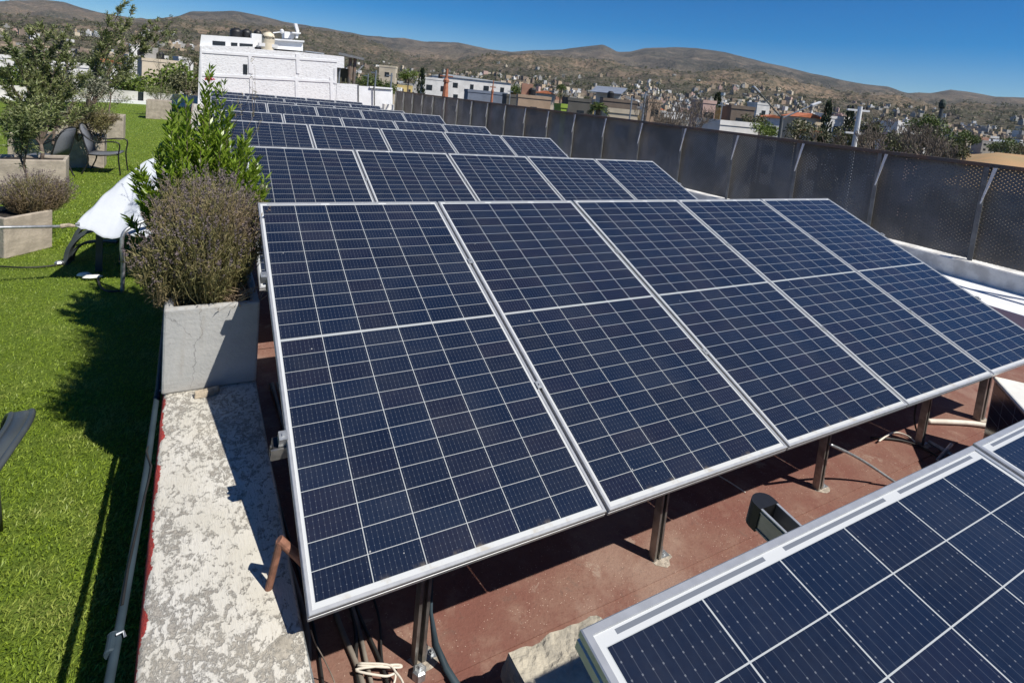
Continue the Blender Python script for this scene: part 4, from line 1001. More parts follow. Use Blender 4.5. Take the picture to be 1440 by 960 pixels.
# ------------------------------------------------------------------ patio chairs
def arcpts(P, n=6):
    P = [Vector(p) for p in P]; Q = []
    for i in range(len(P) - 1):
        a = P[max(i - 1, 0)]; b_, c = P[i], P[i + 1]; d = P[min(i + 2, len(P) - 1)]
        for t in np.linspace(0, 1, n + 1)[:-1]:
            Q.append(0.5 * ((2 * b_) + (c - a) * t + (2 * a - 5 * b_ + 4 * c - d) * t * t + (3 * b_ - a - 3 * c + d) * t ** 3))
    return Q + [P[-1]]
def patio_chair(label, loc, rz):
    root = thing('patio_chair', label, 'chair', loc, rz, 'metal patio chairs on the turf')
    # faces +x ; seat 0.42 high
    def sheet(rows, name, mat, t=0.008):
        b = MB(); k = len(rows); n = 2
        for (x, z, w_) in rows: b.v += [(x, -w_, z), (x, w_, z)]
        for i in range(k - 1): b.f.append((2 * i, 2 * i + 1, 2 * i + 3, 2 * i + 2)); b.mi.append(0)
        o = b.build(name, mat, root, smooth=True); m = o.modifiers.new('thick', 'SOLIDIFY'); m.thickness = t; return o
    sheet([(-0.22, 0.40, 0.25), (-0.1, 0.385, 0.255), (0.1, 0.395, 0.26), (0.24, 0.42, 0.26), (0.27, 0.405, 0.26)], 'seat', M['sling'])
    sheet([(-0.21, 0.40, 0.25), (-0.25, 0.55, 0.25), (-0.30, 0.75, 0.235), (-0.36, 0.90, 0.19), (-0.385, 0.94, 0.12)], 'backrest', M['sling'])
    b = MB()
    b.tube(arcpts([(-0.20, -0.26, 0.39), (-0.25, -0.265, 0.55), (-0.30, -0.25, 0.75), (-0.36, -0.20, 0.90), (-0.39, 0, 0.955), (-0.36, 0.20, 0.90), (-0.30, 0.25, 0.75), (-0.25, 0.265, 0.55), (-0.20, 0.26, 0.39)]), 0.013, 8)
    for s in (-1, 1): b.tube([(-0.22, s * 0.265, 0.39), (0.0, s * 0.27, 0.375), (0.25, s * 0.27, 0.40)], 0.012, 8)
    b.tube([(0.25, -0.27, 0.40), (0.25, 0.27, 0.40)], 0.012, 8); b.build('frame', M['chair_metal'], root, smooth=True)
    for s in (-1, 1):
        b = MB(); b.tube(arcpts([(-0.32, s * 0.25, 0.80), (-0.20, s * 0.30, 0.70), (-0.05, s * 0.31, 0.635), (0.12, s * 0.31, 0.655), (0.26, s * 0.31, 0.65), (0.31, s * 0.305, 0.58), (0.29, s * 0.29, 0.36), (0.33, s * 0.29, 0.0)]), 0.013, 8)
        b.build('arm', M['chair_metal'], root, smooth=True)
        b = MB(); b.tube(arcpts([(-0.22, s * 0.265, 0.42), (-0.20, s * 0.27, 0.25), (-0.30, s * 0.28, 0.0)]), 0.013, 8); b.build('leg', M['chair_metal'], root, smooth=True)
    return root
c = onz(145, 243, G); patio_chair('dark metal patio chair facing right with grey sling seat', (c.x + 0.02, c.y, G), -0.12)
c = onz(70, 245, G); patio_chair('dark metal patio chair with its back turned to the other patio chair', (-2.62, 11.2, G), math.pi - 0.35)

def plastic_chair(name, label, loc, rot, group='grey plastic armchairs'):
    root = thing(name, label, 'chair', loc, group=group, rot=rot); m = M['plastic_grey']
    b = MB(); n = 8
    for i in range(n + 1):
        for j in range(n + 1):
            x = -0.23 + 0.46 * i / n; y = -0.22 + 0.44 * j / n; b.v.append((x, y, 0.42 - 0.025 * math.cos(x * 5) + 0.01 * (y > 0.18)))
    for i in range(n):
        for j in range(n): q = i * (n + 1) + j; b.f.append((q, q + n + 1, q + n + 2, q + 1)); b.mi.append(0)
    o = b.build('seat', m, root, smooth=True); o.modifiers.new('t', 'SOLIDIFY').thickness = 0.012
    b = MB()
    for k in range(7):
        x = -0.18 + 0.06 * k; b.box(x - 0.02, x + 0.02, -0.006, 0.006, 0, 0.40, 0, Matrix.Translation((0, -0.22, 0.42)) @ Matrix.Rotation(R(14), 4, 'X'))
    b.tube(arcpts([(-0.22, -0.22, 0.42), (-0.24, -0.27, 0.62), (-0.20, -0.32, 0.82), (0, -0.335, 0.87), (0.20, -0.32, 0.82), (0.24, -0.27, 0.62), (0.22, -0.22, 0.42)]), 0.018, 8)
    b.build('backrest', m, root)
    for s in (-1, 1):
        b = MB(); P = arcpts([(s * 0.245, -0.28, 0.60), (s * 0.29, -0.15, 0.64), (s * 0.325, 0.05, 0.645), (s * 0.32, 0.19, 0.63), (s * 0.28, 0.25, 0.56), (s * 0.235, 0.25, 0.42)])
        for k in range(len(P)):
            t = P[min(k + 1, len(P) - 1)] - P[max(k - 1, 0)]; t.normalize(); sd_ = Vector((1, 0, 0)); nn = sd_.cross(t) * 0.010; wd = 0.036
            b.v += [tuple(P[k] - sd_ * wd + nn), tuple(P[k] + sd_ * wd + nn), tuple(P[k] + sd_ * wd - nn), tuple(P[k] - sd_ * wd - nn)]
        for k in range(len(P) - 1):
            for j in range(4): j2 = (j + 1) % 4; b.f.append((k * 4 + j, k * 4 + j2, k * 4 + 4 + j2, k * 4 + 4 + j)); b.mi.append(0)
        b.f += [(0, 1, 2, 3), tuple(len(b.v) - 4 + q for q in (3, 2, 1, 0))]; b.mi += [0, 0]
        xo = Vector((0.036, 0, 0)); lp = [p_ - xo for p_ in P[:22]] + [P[24] - xo * 0.8, P[26], P[24] + xo * 0.8] + [p_ + xo for p_ in reversed(P[:22])]
        b.tube(lp, 0.014, 8)
        b.build('arm', m, root, smooth=True)
        for (y0, y1) in ((0.23, 0.29), (-0.22, -0.30)):
            b = MB(); b.tube([(s * 0.215, y0 - 0.03, 0.44), (s * 0.215, (y0 + y1) / 2, 0.2), (s * 0.225, y1, 0.0)], [0.028, 0.024, 0.019], 8); b.build('leg', m, root, smooth=True)
    return root
plastic_chair('plastic_armchair', 'grey plastic armchair cut by the left edge close to the camera', (-1.29, 1.33, G + 0.001), (0, 0, 0.06))
root = thing('fallen_chair', 'dark curved chair frame standing on the turf under the white cloth', 'chair', (0, 0, 0))
def band(P, wd, th_, name):
    P = arcpts(P); b = MB()
    for k in range(len(P)):
        t = P[min(k + 1, len(P) - 1)] - P[max(k - 1, 0)]; t.normalize(); sd_ = Vector((0.25, 1, 0)).normalized(); nn = sd_.cross(t) * th_
        b.v += [tuple(P[k] - sd_ * wd + nn), tuple(P[k] + sd_ * wd + nn), tuple(P[k] + sd_ * wd - nn), tuple(P[k] - sd_ * wd - nn)]
    for k in range(len(P) - 1):
        for j in range(4): j2 = (j + 1) % 4; b.f.append((k * 4 + j, k * 4 + j2, k * 4 + 4 + j2, k * 4 + 4 + j)); b.mi.append(0)
    b.f += [(0, 1, 2, 3), tuple(len(b.v) - 4 + q for q in (3, 2, 1, 0))]; b.mi += [0, 0]
    return b.build(name, M['plastic_grey'], root, bevel=0.006)
y0 = onz(94, 371, G).y
band([ony(94, 371, y0), ony(97, 352, y0), ony(107, 337, y0), ony(124, 325, y0), ony(150, 321, y0), ony(180, 323, y0), ony(200, 332, y0)], 0.045, 0.022, 'arm')
band([ony(101, 366, y0 + .1), ony(106, 352, y0 + .1), ony(118, 342, y0 + .1), ony(136, 339, y0 + .1), ony(165, 340, y0 + .1)], 0.03, 0.012, 'inner_arm')
band([ony(100, 350, y0 + .5), ony(115, 320, y0 + .5), ony(150, 300, y0 + .5), ony(190, 290, y0 + .5), ony(225, 300, y0 + .5)], 0.045, 0.02, 'rear_arm')
for (u, v) in ((200, 392), (170, 372)):
    f = onz(u, v, G); b = MB(); b.tube([f, f + Vector((0, 0, 0.36))], 0.02, 8); b.build('leg', M['plastic_grey'], root)
# white cloth over it, with grommet, and guy pole
root = thing('white_cloth', 'white towel-like cloth draped over the fallen plastic chair', 'cloth')
def cl(a, c):
    """a along lower edge 0..1, c from edge to ridge 0..1"""
    p0, p1 = onz(104, 318, -0.02), Vector(ony(246, 340, 4.9)); q0, q1 = Vector(ony(217, 224, 6.3)), Vector(ony(310, 236, 6.0))
    lo = p0.lerp(p1, a); hi = q0.lerp(q1, a); p = lo.lerp(hi, c)
    sag = -0.10 * math.sin(math.pi * c) * (1 - a) ** 2 - 0.05 * math.sin(math.pi * a) * (1 - c)
    fold = 0.015 * noise.noise(Vector((a * 9, c * 7, 4))) + 0.02 * abs(noise.noise(Vector((a * 14 + c * 5, c * 2, 9)))) + 0.07 * math.sin(a * 15 + 2.5 * c) * (0.25 + c) * math.sin(math.pi * min(1, a + 0.12)) + 0.03 * noise.noise(Vector((a * 4, c * 3, 1)))
    p.z += fold + 0.10 * math.sin(math.pi * c) * (0.6 + a * 0.4) - 0.05 * math.sin(math.pi * min(1, a * 1.6)) * (1 - c) ** 3; return p
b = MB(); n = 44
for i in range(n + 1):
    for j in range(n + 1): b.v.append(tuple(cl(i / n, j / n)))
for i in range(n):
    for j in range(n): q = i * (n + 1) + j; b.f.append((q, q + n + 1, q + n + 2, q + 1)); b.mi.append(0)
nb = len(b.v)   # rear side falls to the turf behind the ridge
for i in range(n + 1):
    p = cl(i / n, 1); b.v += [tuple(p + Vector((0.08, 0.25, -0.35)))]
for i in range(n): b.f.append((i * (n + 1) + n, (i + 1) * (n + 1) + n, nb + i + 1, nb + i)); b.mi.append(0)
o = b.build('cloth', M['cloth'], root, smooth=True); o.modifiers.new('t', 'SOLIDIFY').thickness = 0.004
g0 = Vector(cl(0.02, 0.01)); b = MB(); b.tube([g0 + Vector((-0.01, 0, 0.004)), g0 + Vector((0.02, 0, 0.008))], 0.016, 10); b.build('grommet', M['steel'], root)
b = MB(); a = onz(104, 318, -0.02); b.tube([a + Vector((-1.9, 0.0, 0.012)), a + Vector((-0.06, 0.0, 0.0))], 0.014, 10)
tag(b.build('metal_pole', M['steel'], smooth=True), 'thin horizontal metal tube reaching in from the left edge to the white cloth corner', 'pole')
b = MB(); b.tube([a + Vector((-0.1, 0, 0)), a + Vector((-0.04, 0.0, 0.01)), a + Vector((0.01, 0, 0))], [0.022, 0.02, 0.012], 8); tag(b.build('tape_knot', M['stone']), 'tan tape knot joining the tube to the cloth corner', 'tape')
f = onz(172, 411, G); top = ony(171, 338, f.y); b = MB(); b.tube(arcpts([f, (f.x, f.y, G + 0.3), (top.x, f.y, top.z - 0.05), Vector(ony(176, 325, f.y + 0.02)), Vector(ony(200, 312, f.y + 0.1)), Vector(ony(230, 305, f.y + .2))]), 0.019, 10)
tag(b.build('metal_hoop', M['steel'], smooth=True), 'galvanised bent tube standing on the turf in front of the white cloth', 'tube')
f = onz(139, 382, G); b = MB(); b.box(-0.03, 0.03, -0.012, 0.012, 0, 0.40); o = b.build('flat_post', M['plastic_grey']); o.location = f; tag(o, 'short flat grey post under the white cloth', 'post')
for k, (u, v) in enumerate(((83, 371), (118, 388), (130, 391))):
    q = onz(u, v, G + 0.02); b = MB(); b.lathe([(0.03, 0), (0.045, 0.02), (0.03, 0.045), (0.01, 0.05)], (0, 0, 0), 7); o = b.build('stone', M['whitebox'] if k else M['steel']); o.location = q; o.scale = (1 + 0.5 * k, 1, 0.7)
    tag(o, ['pale metal weight at the left foot of the fallen chair', 'white lump on the turf under the cloth', 'smaller white lump right of the other one'][k], 'debris')
cable('dark cable on the turf running left from the fallen chair', [onz(-10, 374, G + 0.02), onz(30, 376, G + 0.03), onz(60, 375, G + 0.02), onz(90, 371, G + 0.02)], 0.008, M['cable'])
cable('dark cable loop on the turf between chair and metal tube', [onz(137, 385, G + .03), onz(140, 400, G + .02), onz(150, 409, G + .02), onz(168, 409, G + .03)], 0.010, M['cable'])

# ------------------------------------------------------------------ town beyond the fence
TC = {'white': (0.68, 0.67, 0.65), 'cream': (0.58, 0.50, 0.38), 'orange': (0.46, 0.33, 0.23), 'grey': (0.34, 0.33, 0.31), 'brown': (0.20, 0.155, 0.12), 'brick': (0.36, 0.20, 0.14),
      'pink': (0.52, 0.36, 0.31), 'yellow': (0.55, 0.42, 0.17), 'dark': (0.10, 0.095, 0.085), 'green': (0.30, 0.42, 0.06), 'blue': (0.17, 0.20, 0.26), 'tan': (0.42, 0.33, 0.23)}
TM = {k: simple(k + '_render', v, 0.9, 0, 0.18, 0.6) for k, v in TC.items()}
TM['roofgrey'] = simple('flat_roof', (0.30, 0.28, 0.26), 0.9, 0, 0.3, 0.5); TM['redroof'] = simple('red_tiles', (0.50, 0.16, 0.07), 0.8, 0, 0.25, 1.5)
TM['sheet'] = simple('pale_sheet_roof', (0.55, 0.57, 0.58), 0.45, 0.3, 0.15, 0.3)
YAW = -0.45
def house(label, u, vtop, wpx, r, colr='white', depth=0.8, roof=None, yaw=None, storeys=None, name='house', cat='house', wins=True, group=None, tank=True):
    """front centred on the ray through (u, vtop) at distance r; stands on the terrain"""
    top = atr(u, vtop, r); zg = terr(top.x, top.y, False) - 0.3; w_ = wpx * r * 1.0 / FPX; h = top.z - zg; d_ = max(w_ * depth, 4)
    yw = YAW + random.uniform(-.25, .25) if yaw is None else yaw
    root = thing(name, label, cat, (top.x, top.y, zg), yw, group)
    b = MB(); b.box(-w_ / 2, w_ / 2, 0, d_, 0, h); b.build('wall', TM[colr], root)
    if roof in ('gable', 'shed'):
        b = MB(); rh = w_ * (0.16 if roof == 'gable' else 0.035)
        b.prism([(-w_ / 2 - 0.3, h + 0.02), (w_ / 2 + 0.3, h + 0.02), (0 if roof == 'gable' else -w_ * .3, h + rh)], -0.3, d_ + 0.3); b.build('roof', TM['redroof'] if colr in ('cream', 'orange', 'pink', 'white') and roof == 'gable' else TM['sheet'], root)
    else:
        b = MB(); b.box(-w_ / 2 - 0.08, w_ / 2 + 0.08, -0.08, 0.12, h + 0.001, h + 0.5); b.box(-w_ / 2 - 0.08, -w_ / 2 + 0.12, 0.12, d_, h + 0.001, h + 0.5); b.box(w_ / 2 - 0.12, w_ / 2 + 0.08, 0.12, d_, h + 0.001, h + 0.5); p = b.build('parapet', TM[colr], root)
        if tank and w_ > 5:
            b = MB(); b.lathe([(0.55, 0), (0.58, 1.0), (0.3, 1.3)], (w_ * random.uniform(-.3, .3), d_ * 0.4, h + 0.4), 10); b.build('water_tank', M['tank_black'], root)
            if random.random() < 0.5: b = MB(); b.box(-w_ * .4, -w_ * .05, d_ * .4, d_ * .8, h, h + 2.3); b.build('roof_room', TM[random.choice(['white', 'grey', 'brick'])], root)
    if wins:
        ns = max(1, int(h / 3)); nw = max(1, min(5, int(w_ / 3.2)))
        for s in range(ns):
            z0 = h - 2.6 - s * 3.0
            if z0 < 0.5 or s > 2: break
            for k in range(nw):
                x = -w_ / 2 + w_ * (k + 0.5) / nw + random.uniform(-.3, .3); ww = random.uniform(0.45, 0.8)
                b = MB(); b.box(x - ww, x + ww, -0.03, 0.1, z0, z0 + 1.3); b.build('window', M['win'], root)
        b = MB(); b.box(w_ / 2 - 0.1, w_ / 2 + 0.03, d_ * 0.4, d_ * 0.4 + 1.4, h - 2.6, h - 1.3); b.build('window', M['win'], root)
    return root
random.seed(3)
# landmarks read off the photograph
house('long white warehouse with pale curved roof beyond the fence', 664, 112, 112, 150, 'white', 0.35, 'shed', yaw=-0.25, name='warehouse', cat='warehouse')
house('lower white warehouse wing with small windows left of the chimney', 615, 113, 40, 140, 'white', 0.5, None, yaw=-0.25, name='warehouse', cat='warehouse')
house('blue-grey sheet shed in front of the white warehouse', 686, 132, 56, 105, 'blue', 0.4, None, yaw=-0.25, name='shed', cat='shed', wins=False, tank=False)
house('small black shed right of the blue-grey shed', 722, 137, 19, 100, 'dark', 0.5, None, yaw=-0.3, name='shed', cat='shed', wins=False, tank=False)
house('unfinished brick house with cream upper wall just behind the fence', 752, 139, 46, 90, 'orange', 0.5, None)
house('cream house with red tiled roof beyond the brick house', 768, 132, 26, 130, 'cream', 0.8, 'gable')
house('lime green kiosk peeking over the fence', 793, 152, 8, 70, 'green', 0.6, None, name='kiosk', cat='kiosk', wins=False, tank=False)
house('dark grey house with one white framed window', 815, 143, 32, 85, 'dark', 0.7, None)
house('brown block behind the palm tree', 872, 144, 46, 95, 'brown', 0.6, None)
house('low cream building just over the fence right of the palm', 876, 160, 42, 62, 'cream', 0.5, None)
house('white house carrying a tilted blue roof', 856, 131, 34, 160, 'white', 0.6, None)
house('small orange house right of the utility poles', 921, 144, 18, 110, 'orange', 0.6, None)
house('tall pinkish cream building behind the bare branches', 998, 146, 18, 90, 'pink', 0.8, None)
house('yellow ochre house beside the tall cream building', 1021, 157, 16, 95, 'yellow', 0.8, None)
house('dark brown unfinished block with rooftop posts', 1045, 154, 30, 90, 'brown', 0.7, None)
house('long low white wall building directly over the fence', 1040, 178, 60, 62, 'white', 0.4, None, wins=False)
house('white gabled house left of the street lamp', 1088, 166, 24, 95, 'white', 0.8, 'gable')
house('white block behind the street lamp', 1074, 148, 18, 150, 'white', 0.8, None)
house('pale house between the thin cypresses', 1140, 166, 36, 110, 'cream', 0.8, 'gable')
house('low white hall right of the cypress', 1180, 168, 30, 120, 'white', 0.8, None)
house('white two-storey house with overhanging slab among the trees', 1276, 178, 30, 95, 'white', 0.8, None)
house('small white cottage half hidden in green trees', 1150, 187, 16, 75, 'white', 0.8, 'gable')
house('small pale house behind the bare trees on the right', 1290, 196, 22, 80, 'pink', 0.8, None)
house('low grey house beside the bare earth field', 1398, 200, 26, 440, 'grey', 0.5, None)
house('white house behind the trees at the left of the white building', 205, 83, 34, 120, 'white', 0.9, None, yaw=0.2)
house('long cream house behind the left trees', 228, 88, 40, 110, 'cream', 0.9, None, yaw=0.2)
house('bright white house seen between the olive branches', 120, 96, 30, 75, 'white', 0.9, None, yaw=0.2)
house('white house with flat roof left of the tall airy olive', 150, 88, 26, 100, 'white', 0.9, 'gable', yaw=0.2)
house('white house at the far left edge behind the turf', 5, 82, 34, 110, 'white', 0.9, None, yaw=0.3)
house('wide white house behind the rear wall trees', 60, 90, 40, 95, 'white', 0.7, None, yaw=0.3)
house('small white house near the right end of the left trees', 262, 84, 16, 140, 'white', 0.7, None, yaw=0.3)
house('cream house behind the small green tree by the shelter', 545, 95, 22, 160, 'cream', 0.7, None)
# tilted blue roof
p = atr(856, 128, 158); b = MB(); b.box(-4.4, 4.4, -3, 3, 0, 0.12, 0, Matrix.Rotation(R(18), 4, 'X')); o = b.build('blue_canopy', TM['blue']); o.location = p + Vector((0, 0, 0.2)); o.rotation_euler = (0, 0, YAW - 0.5)
b = MB(); b.box(-0.1, 0.1, -0.1, 0.1, -3, 0)
tag(o, 'tilted blue canopy on top of the white house beyond the fence', 'canopy')
# terracotta stacks
def stack(label, u, vb, vt, wpx, r):
    t = atr(u, vt, r); zg = terr(t.x, t.y, False); w_ = wpx * r / FPX; h = t.z - zg
    root = thing('brick_chimney', label, 'chimney', (t.x, t.y, zg), -0.4, 'orange brick chimneys behind the fence')
    b = MB(); b.lathe([(w_ * 0.62, 0), (w_ * 0.55, h * 0.55), (w_ * 0.5, h * 0.70), (w_ * 0.30, h * 0.88)], (0, 0, 0), 8); b.build('stack', simple('terracotta', (0.42, 0.16, 0.09), 0.85, 0, 0.25, 3), root)
    b = MB(); b.lathe([(w_ * 0.4, h * 0.88), (w_ * 0.42, h * 0.90), (w_ * 0.2, h * 0.92), (w_ * 0.15, h)], (0, 0, 0), 8); b.box(-w_ * .9, w_ * .9, -0.05, 0.05, h * 0.93, h * 0.94); b.build('cap', simple('chimney_cap', (0.35, 0.14, 0.08), 0.8), root)
stack('orange brick chimney standing in front of the white warehouse', 629, 133, 97, 10, 60)
stack('thin orange chimney with a lamp arm right of the blue shed', 694, 145, 113, 4.5, 60)
# poles, lamps
def pole(name, label, cat, u, vt, r, rad, mat, parts=None, lean=0.0):
    t = atr(u, vt, r); zg = terr(t.x, t.y, False); h = t.z - zg
    root = thing(name, label, cat, (t.x, t.y, zg), -0.52); b = MB(); b.tube([(lean, 0, 0), (0, 0, h)], [rad * 1.3, rad], 10); b.build('pole', mat, root)
    return root, h, r / FPX
lampg = simple('lamp_post_grey', (0.10, 0.11, 0.11), 0.6, 0.3)
root, h, k = pole('street_lamp', 'double-armed street lamp rising behind the fence', 'street lamp', 1100, 163, 38, 0.09, lampg)
for s, (du, dv) in ((-1, (-34, -27)), (1, (36, -17))):
    e = Vector((du * k, 0, -dv * k)); b = MB(); b.tube([(0, 0, h - 0.15), e * 0.97 + Vector((0, 0, h))], 0.045, 8); b.build('arm', lampg if s < 0 else M['steel'], root)
    b = MB(); d = e.normalized(); T = Matrix.Translation(e * 0.98 + Vector((0, 0, h))) @ Matrix.Rotation(math.atan2(-d.z, d.x), 4, 'Y'); b.box(-0.05, 0.52, -0.13, 0.13, -0.05, 0.07, 0, T); b.build('lamp_head', M['steel'] if s < 0 else M['white_paint'], root, bevel=0.03)
root, h, k = pole('utility_pole', 'pale concrete utility pole with white crossarms among the bare trees', 'utility pole', 1210, 150, 42, 0.14, M['white_paint'])
b = MB()
for z, x0, x1 in ((h - 0.25, -0.8, 0.6), (h - 1.7, -0.7, 0.5)):
    b.box(x0, x1, -0.06, 0.06, z - 0.06, z + 0.06)
b.build('crossarm', M['white_paint'], root); b = MB()
for z in (h - 0.19, h - 1.64):
    for x in (-0.75, -0.45, 0.2, 0.45): b.lathe([(0.05, 0), (0.09, 0.08), (0.05, 0.2)], (x, 0, z), 8)
b.build('insulator', M['black'], root)
root, h, k = pole('cell_tower', 'thin mast with dark bulb top rising over the trees at the right', 'mast', 1326, 143, 150, 0.35, lampg)
b = MB(); b.lathe([(0.3, -1.6), (0.62, -1.1), (0.66, -0.4), (0.4, 0.3), (0.15, 0.5)], (0, 0, h), 12); b.build('antenna_head', simple('mast_green', (0.03, 0.05, 0.04), 0.8), root)
for (lab, u, v, r) in (('slim utility pole right of the palm tree', 889, 136, 60), ('taller slim utility pole beside the first one', 908, 130, 55), ('slim pole in front of the tall cream building', 1016, 145, 70),
                       ('slim lamp pole behind the shelter', 529, 99, 60), ('slim bent lamp pole left of the fence end', 551, 103, 55), ('thin grey pole over the small black shed', 718, 126, 70), ('slim grey mast near the shelter', 518, 104, 70)):
    root, h, k = pole('slim_pole', lab, 'pole', u, v, r, 0.075 if r < 65 else 0.06, M['steel']); root['group'] = 'slim poles beyond the roof'
    b = MB(); b.box(-0.5 if u < 600 or u > 1000 else -0.35, 0.1 if u < 600 else 0.35, -0.04, 0.04, h - 0.3, h - 0.2); b.build('crossarm', M['steel'], root)

# auto houses over the fence bays (nearest ones that show)
def pos_label(u):
    return f'over the {ORD[min(21, bay(u) + 1)]} fence bay from the right'
seen = {}
def uniq(s):
    seen[s] = seen.get(s, 0) + 1; k = seen[s]
    return s if k == 1 else s + f', {ORD[min(k, 22)]} from front'
adj = {'white': 'white flat-roofed house', 'cream': 'cream house', 'grey': 'grey unplastered house', 'brick': 'red brick house', 'tan': 'tan house', 'pink': 'pinkish house', 'yellow': 'yellow house', 'orange': 'orange house', 'brown': 'brown house'}
random.seed(44)
for rr, n, sz in ((190, 16, (9, 15)), (280, 34, (8, 14)), (380, 40, (8, 13)), (500, 48, (8, 13))):
    for i in range(n):
        u = 540 + (1440 - 540) * (i + random.random()) / n; r = rr * random.uniform(0.9, 1.15)
        c = random.choice(['white'] * 6 + ['cream'] * 4 + ['grey'] * 3 + ['brick', 'tan', 'tan', 'pink', 'yellow', 'orange', 'brown'])
        g = atr(u, vh(u), r); zg = terr(g.x, g.y, False); hgt = random.choice([3.4, 6.2, 6.4, 6.6, 9])
        vt = vh(u) + (CAM.z - zg - hgt) * FPX / r * 0.93; w_ = random.uniform(*sz) * FPX / r
        if vt > vh(u) + 42 or (u > 1335 and r < 470): continue
        house(uniq(f'{"near" if rr < 250 else "distant" if rr < 420 else "far-off"} {adj[c]} {pos_label(u)}'), u, vt, w_, r, c, 0.9, 'gable' if random.random() < 0.1 else None, wins=(rr < 420), group='houses of the town beyond the fence', yaw=YAW + random.choice([0, 0, 0.5, -0.4]), tank=rr < 300)
# far settlement: thousands of tiny houses
def settlement():
    mats = [TM[k] for k in ('white', 'cream', 'grey', 'tan', 'pink', 'brown', 'sheet', 'orange')]; b = MB(); cnt = 0
    for i in range(7200):
        u = random.uniform(-60, 1500); t = random.random(); r = 560 * ((1500 if u > 560 else 2000) / 560) ** (t ** 1.15)
        d = ray(u, vh(u)); L = math.hypot(d.x, d.y); x = CAM.x + d.x / L * r; y = CAM.y + d.y / L * r
        dens = noise.noise(Vector((x / 160, y / 160, 0))) * 1.1 + 0.30 - max(0, (r - 850)) / 1000 + (0.20 if u > 560 else -0.12)
        if random.random() > dens: continue
        z = terr(x, y) - 0.8; s = random.uniform(2.0, 4.2); h = random.choice([3, 3, 6, 6.5]) + 0.8; a = random.choice([-0.45, -0.2, 0.3]) + random.uniform(-.1, .1)
        T = Matrix.Translation((x, y, z)) @ Matrix.Rotation(a, 4, 'Z'); mi = random.choices(range(8), (5, 4, 11, 9, 2, 8, 1, 1))[0]; sy = s * random.uniform(.7, 1.3)
        b.box(-s, s, -sy, sy, 0, h, mi, T); cnt += 1
        if random.random() < 0.3: b.box(-s * .5, s * 0.2, -sy * .5, sy * .3, h, h + 2.4, mi, T)
    o = b.build('far_settlement', mats); tag(o, 'countless tiny pale houses spreading over the lower hill slopes', 'settlement', kind='stuff')
    # scrubby trees between the houses
    B = []; N = 0
    for i in range(12500):
        u = random.uniform(-60, 1500); r = 170 * (2600 / 170) ** random.random()
        if (r < 430 and u < 560) or (u > 1338 and r < 520): continue
        d = ray(u, vh(u)); L = math.hypot(d.x, d.y); x = CAM.x + d.x / L * r; y = CAM.y + d.y / L * r
        z = terr(x, y, r > 500); R_ = random.uniform(1.6, 3.4) * (1 if r < 900 else 1.4); c = np.array([x, y, z + R_ * 0.9])
        n = 46 if r < 700 else 22
        P = c + unit(rng.normal(size=(n, 3))) * (rng.random((n, 1)) ** 0.4) * R_ * np.array([1, 1, 0.85])
        B.append(leaf_polys(P, rng.normal(size=(n, 3)), R_ * 0.62, R_ * 0.5))
    tag(npmesh('far_treetops', np.concatenate(B).reshape(-1, 3), 4, M['tree_olive']), 'dull green scrub and treetops scattered between the far houses', 'scrub', kind='stuff')
settlement()
# bare earth field at the right
b = MB(); P = []
for i in range(15):
    for j in range(9):
        u = 1335 + 320 * i / 14; r = 150 + 290 * j / 8; q = atr(u, vh(u), r); z = terr(q.x, q.y, False)
        P.append((q.x, q.y, z + 0.3 + 5.2 * math.sin(j / 8 * math.pi) * min(1, i / 3) + noise.noise(Vector((q.x / 25, q.y / 25, 0))) * 1.2))
b.v = P
for i in range(14):
    for j in range(8): q = i * 9 + j; b.f.append((q, q + 9, q + 10, q + 1)); b.mi.append(0)
tag(b.build('earth_field', M['field'], smooth=True), kind='structure')

# ------------------------------------------------------------------ trees beyond the roof
def crown_proto(mat, seedv, R_=1.0, n=1500, leaf=0.11, lobes=9, squash=0.8, trunk=True):
    rs = np.random.default_rng(seedv); C_ = []
    for k in range(lobes):
        a = rs.random() * 6.283; rr = 0.62 * math.sqrt(rs.random()); C_.append((math.cos(a) * rr, math.sin(a) * rr, 0.35 + 0.75 * rs.random() * (1 - 0.5 * rr), 0.28 + 0.22 * rs.random()))
    P = []
    for (x, y, z, q) in C_:
        m = n // lobes; v = unit(rs.normal(size=(m, 3))) * (rs.random((m, 1)) ** 0.45) * q; P.append(v * np.array([1, 1, squash]) + np.array([x, y, z + 0.45]))
    P = np.concatenate(P); root = thing('leafy_tree', 'x', 'tree')
    o = npmesh('crown', leaf_polys(P, rng.normal(size=P.shape) + np.array([0, 0, 0.3]), leaf * (0.7 + 0.6 * rng.random(len(P))), leaf * 0.6).reshape(-1, 3), 4, mat, root)
    b = MB(); random.seed(seedv)
    b.tube([(0, 0, -0.2), (0.02, 0, 0.35), (0.0, 0.03, 0.8)], [0.06, 0.045, 0.03], 7)
    for (x, y, z, q) in C_[:6]: b.tube([(0, 0, 0.45), (x * .5, y * .5, z * .6 + 0.35), (x, y, z + 0.45)], [0.03, 0.022, 0.012], 5)
    b.build('trunk', M['bark'], root); return root
protos = [crown_proto(M['tree_green'], 1), crown_proto(M['tree_olive'], 2, lobes=7), crown_proto(M['tree_bright'], 3), crown_proto(M['tree_olive'], 4, n=900, lobes=12)]
used = [False] * 4
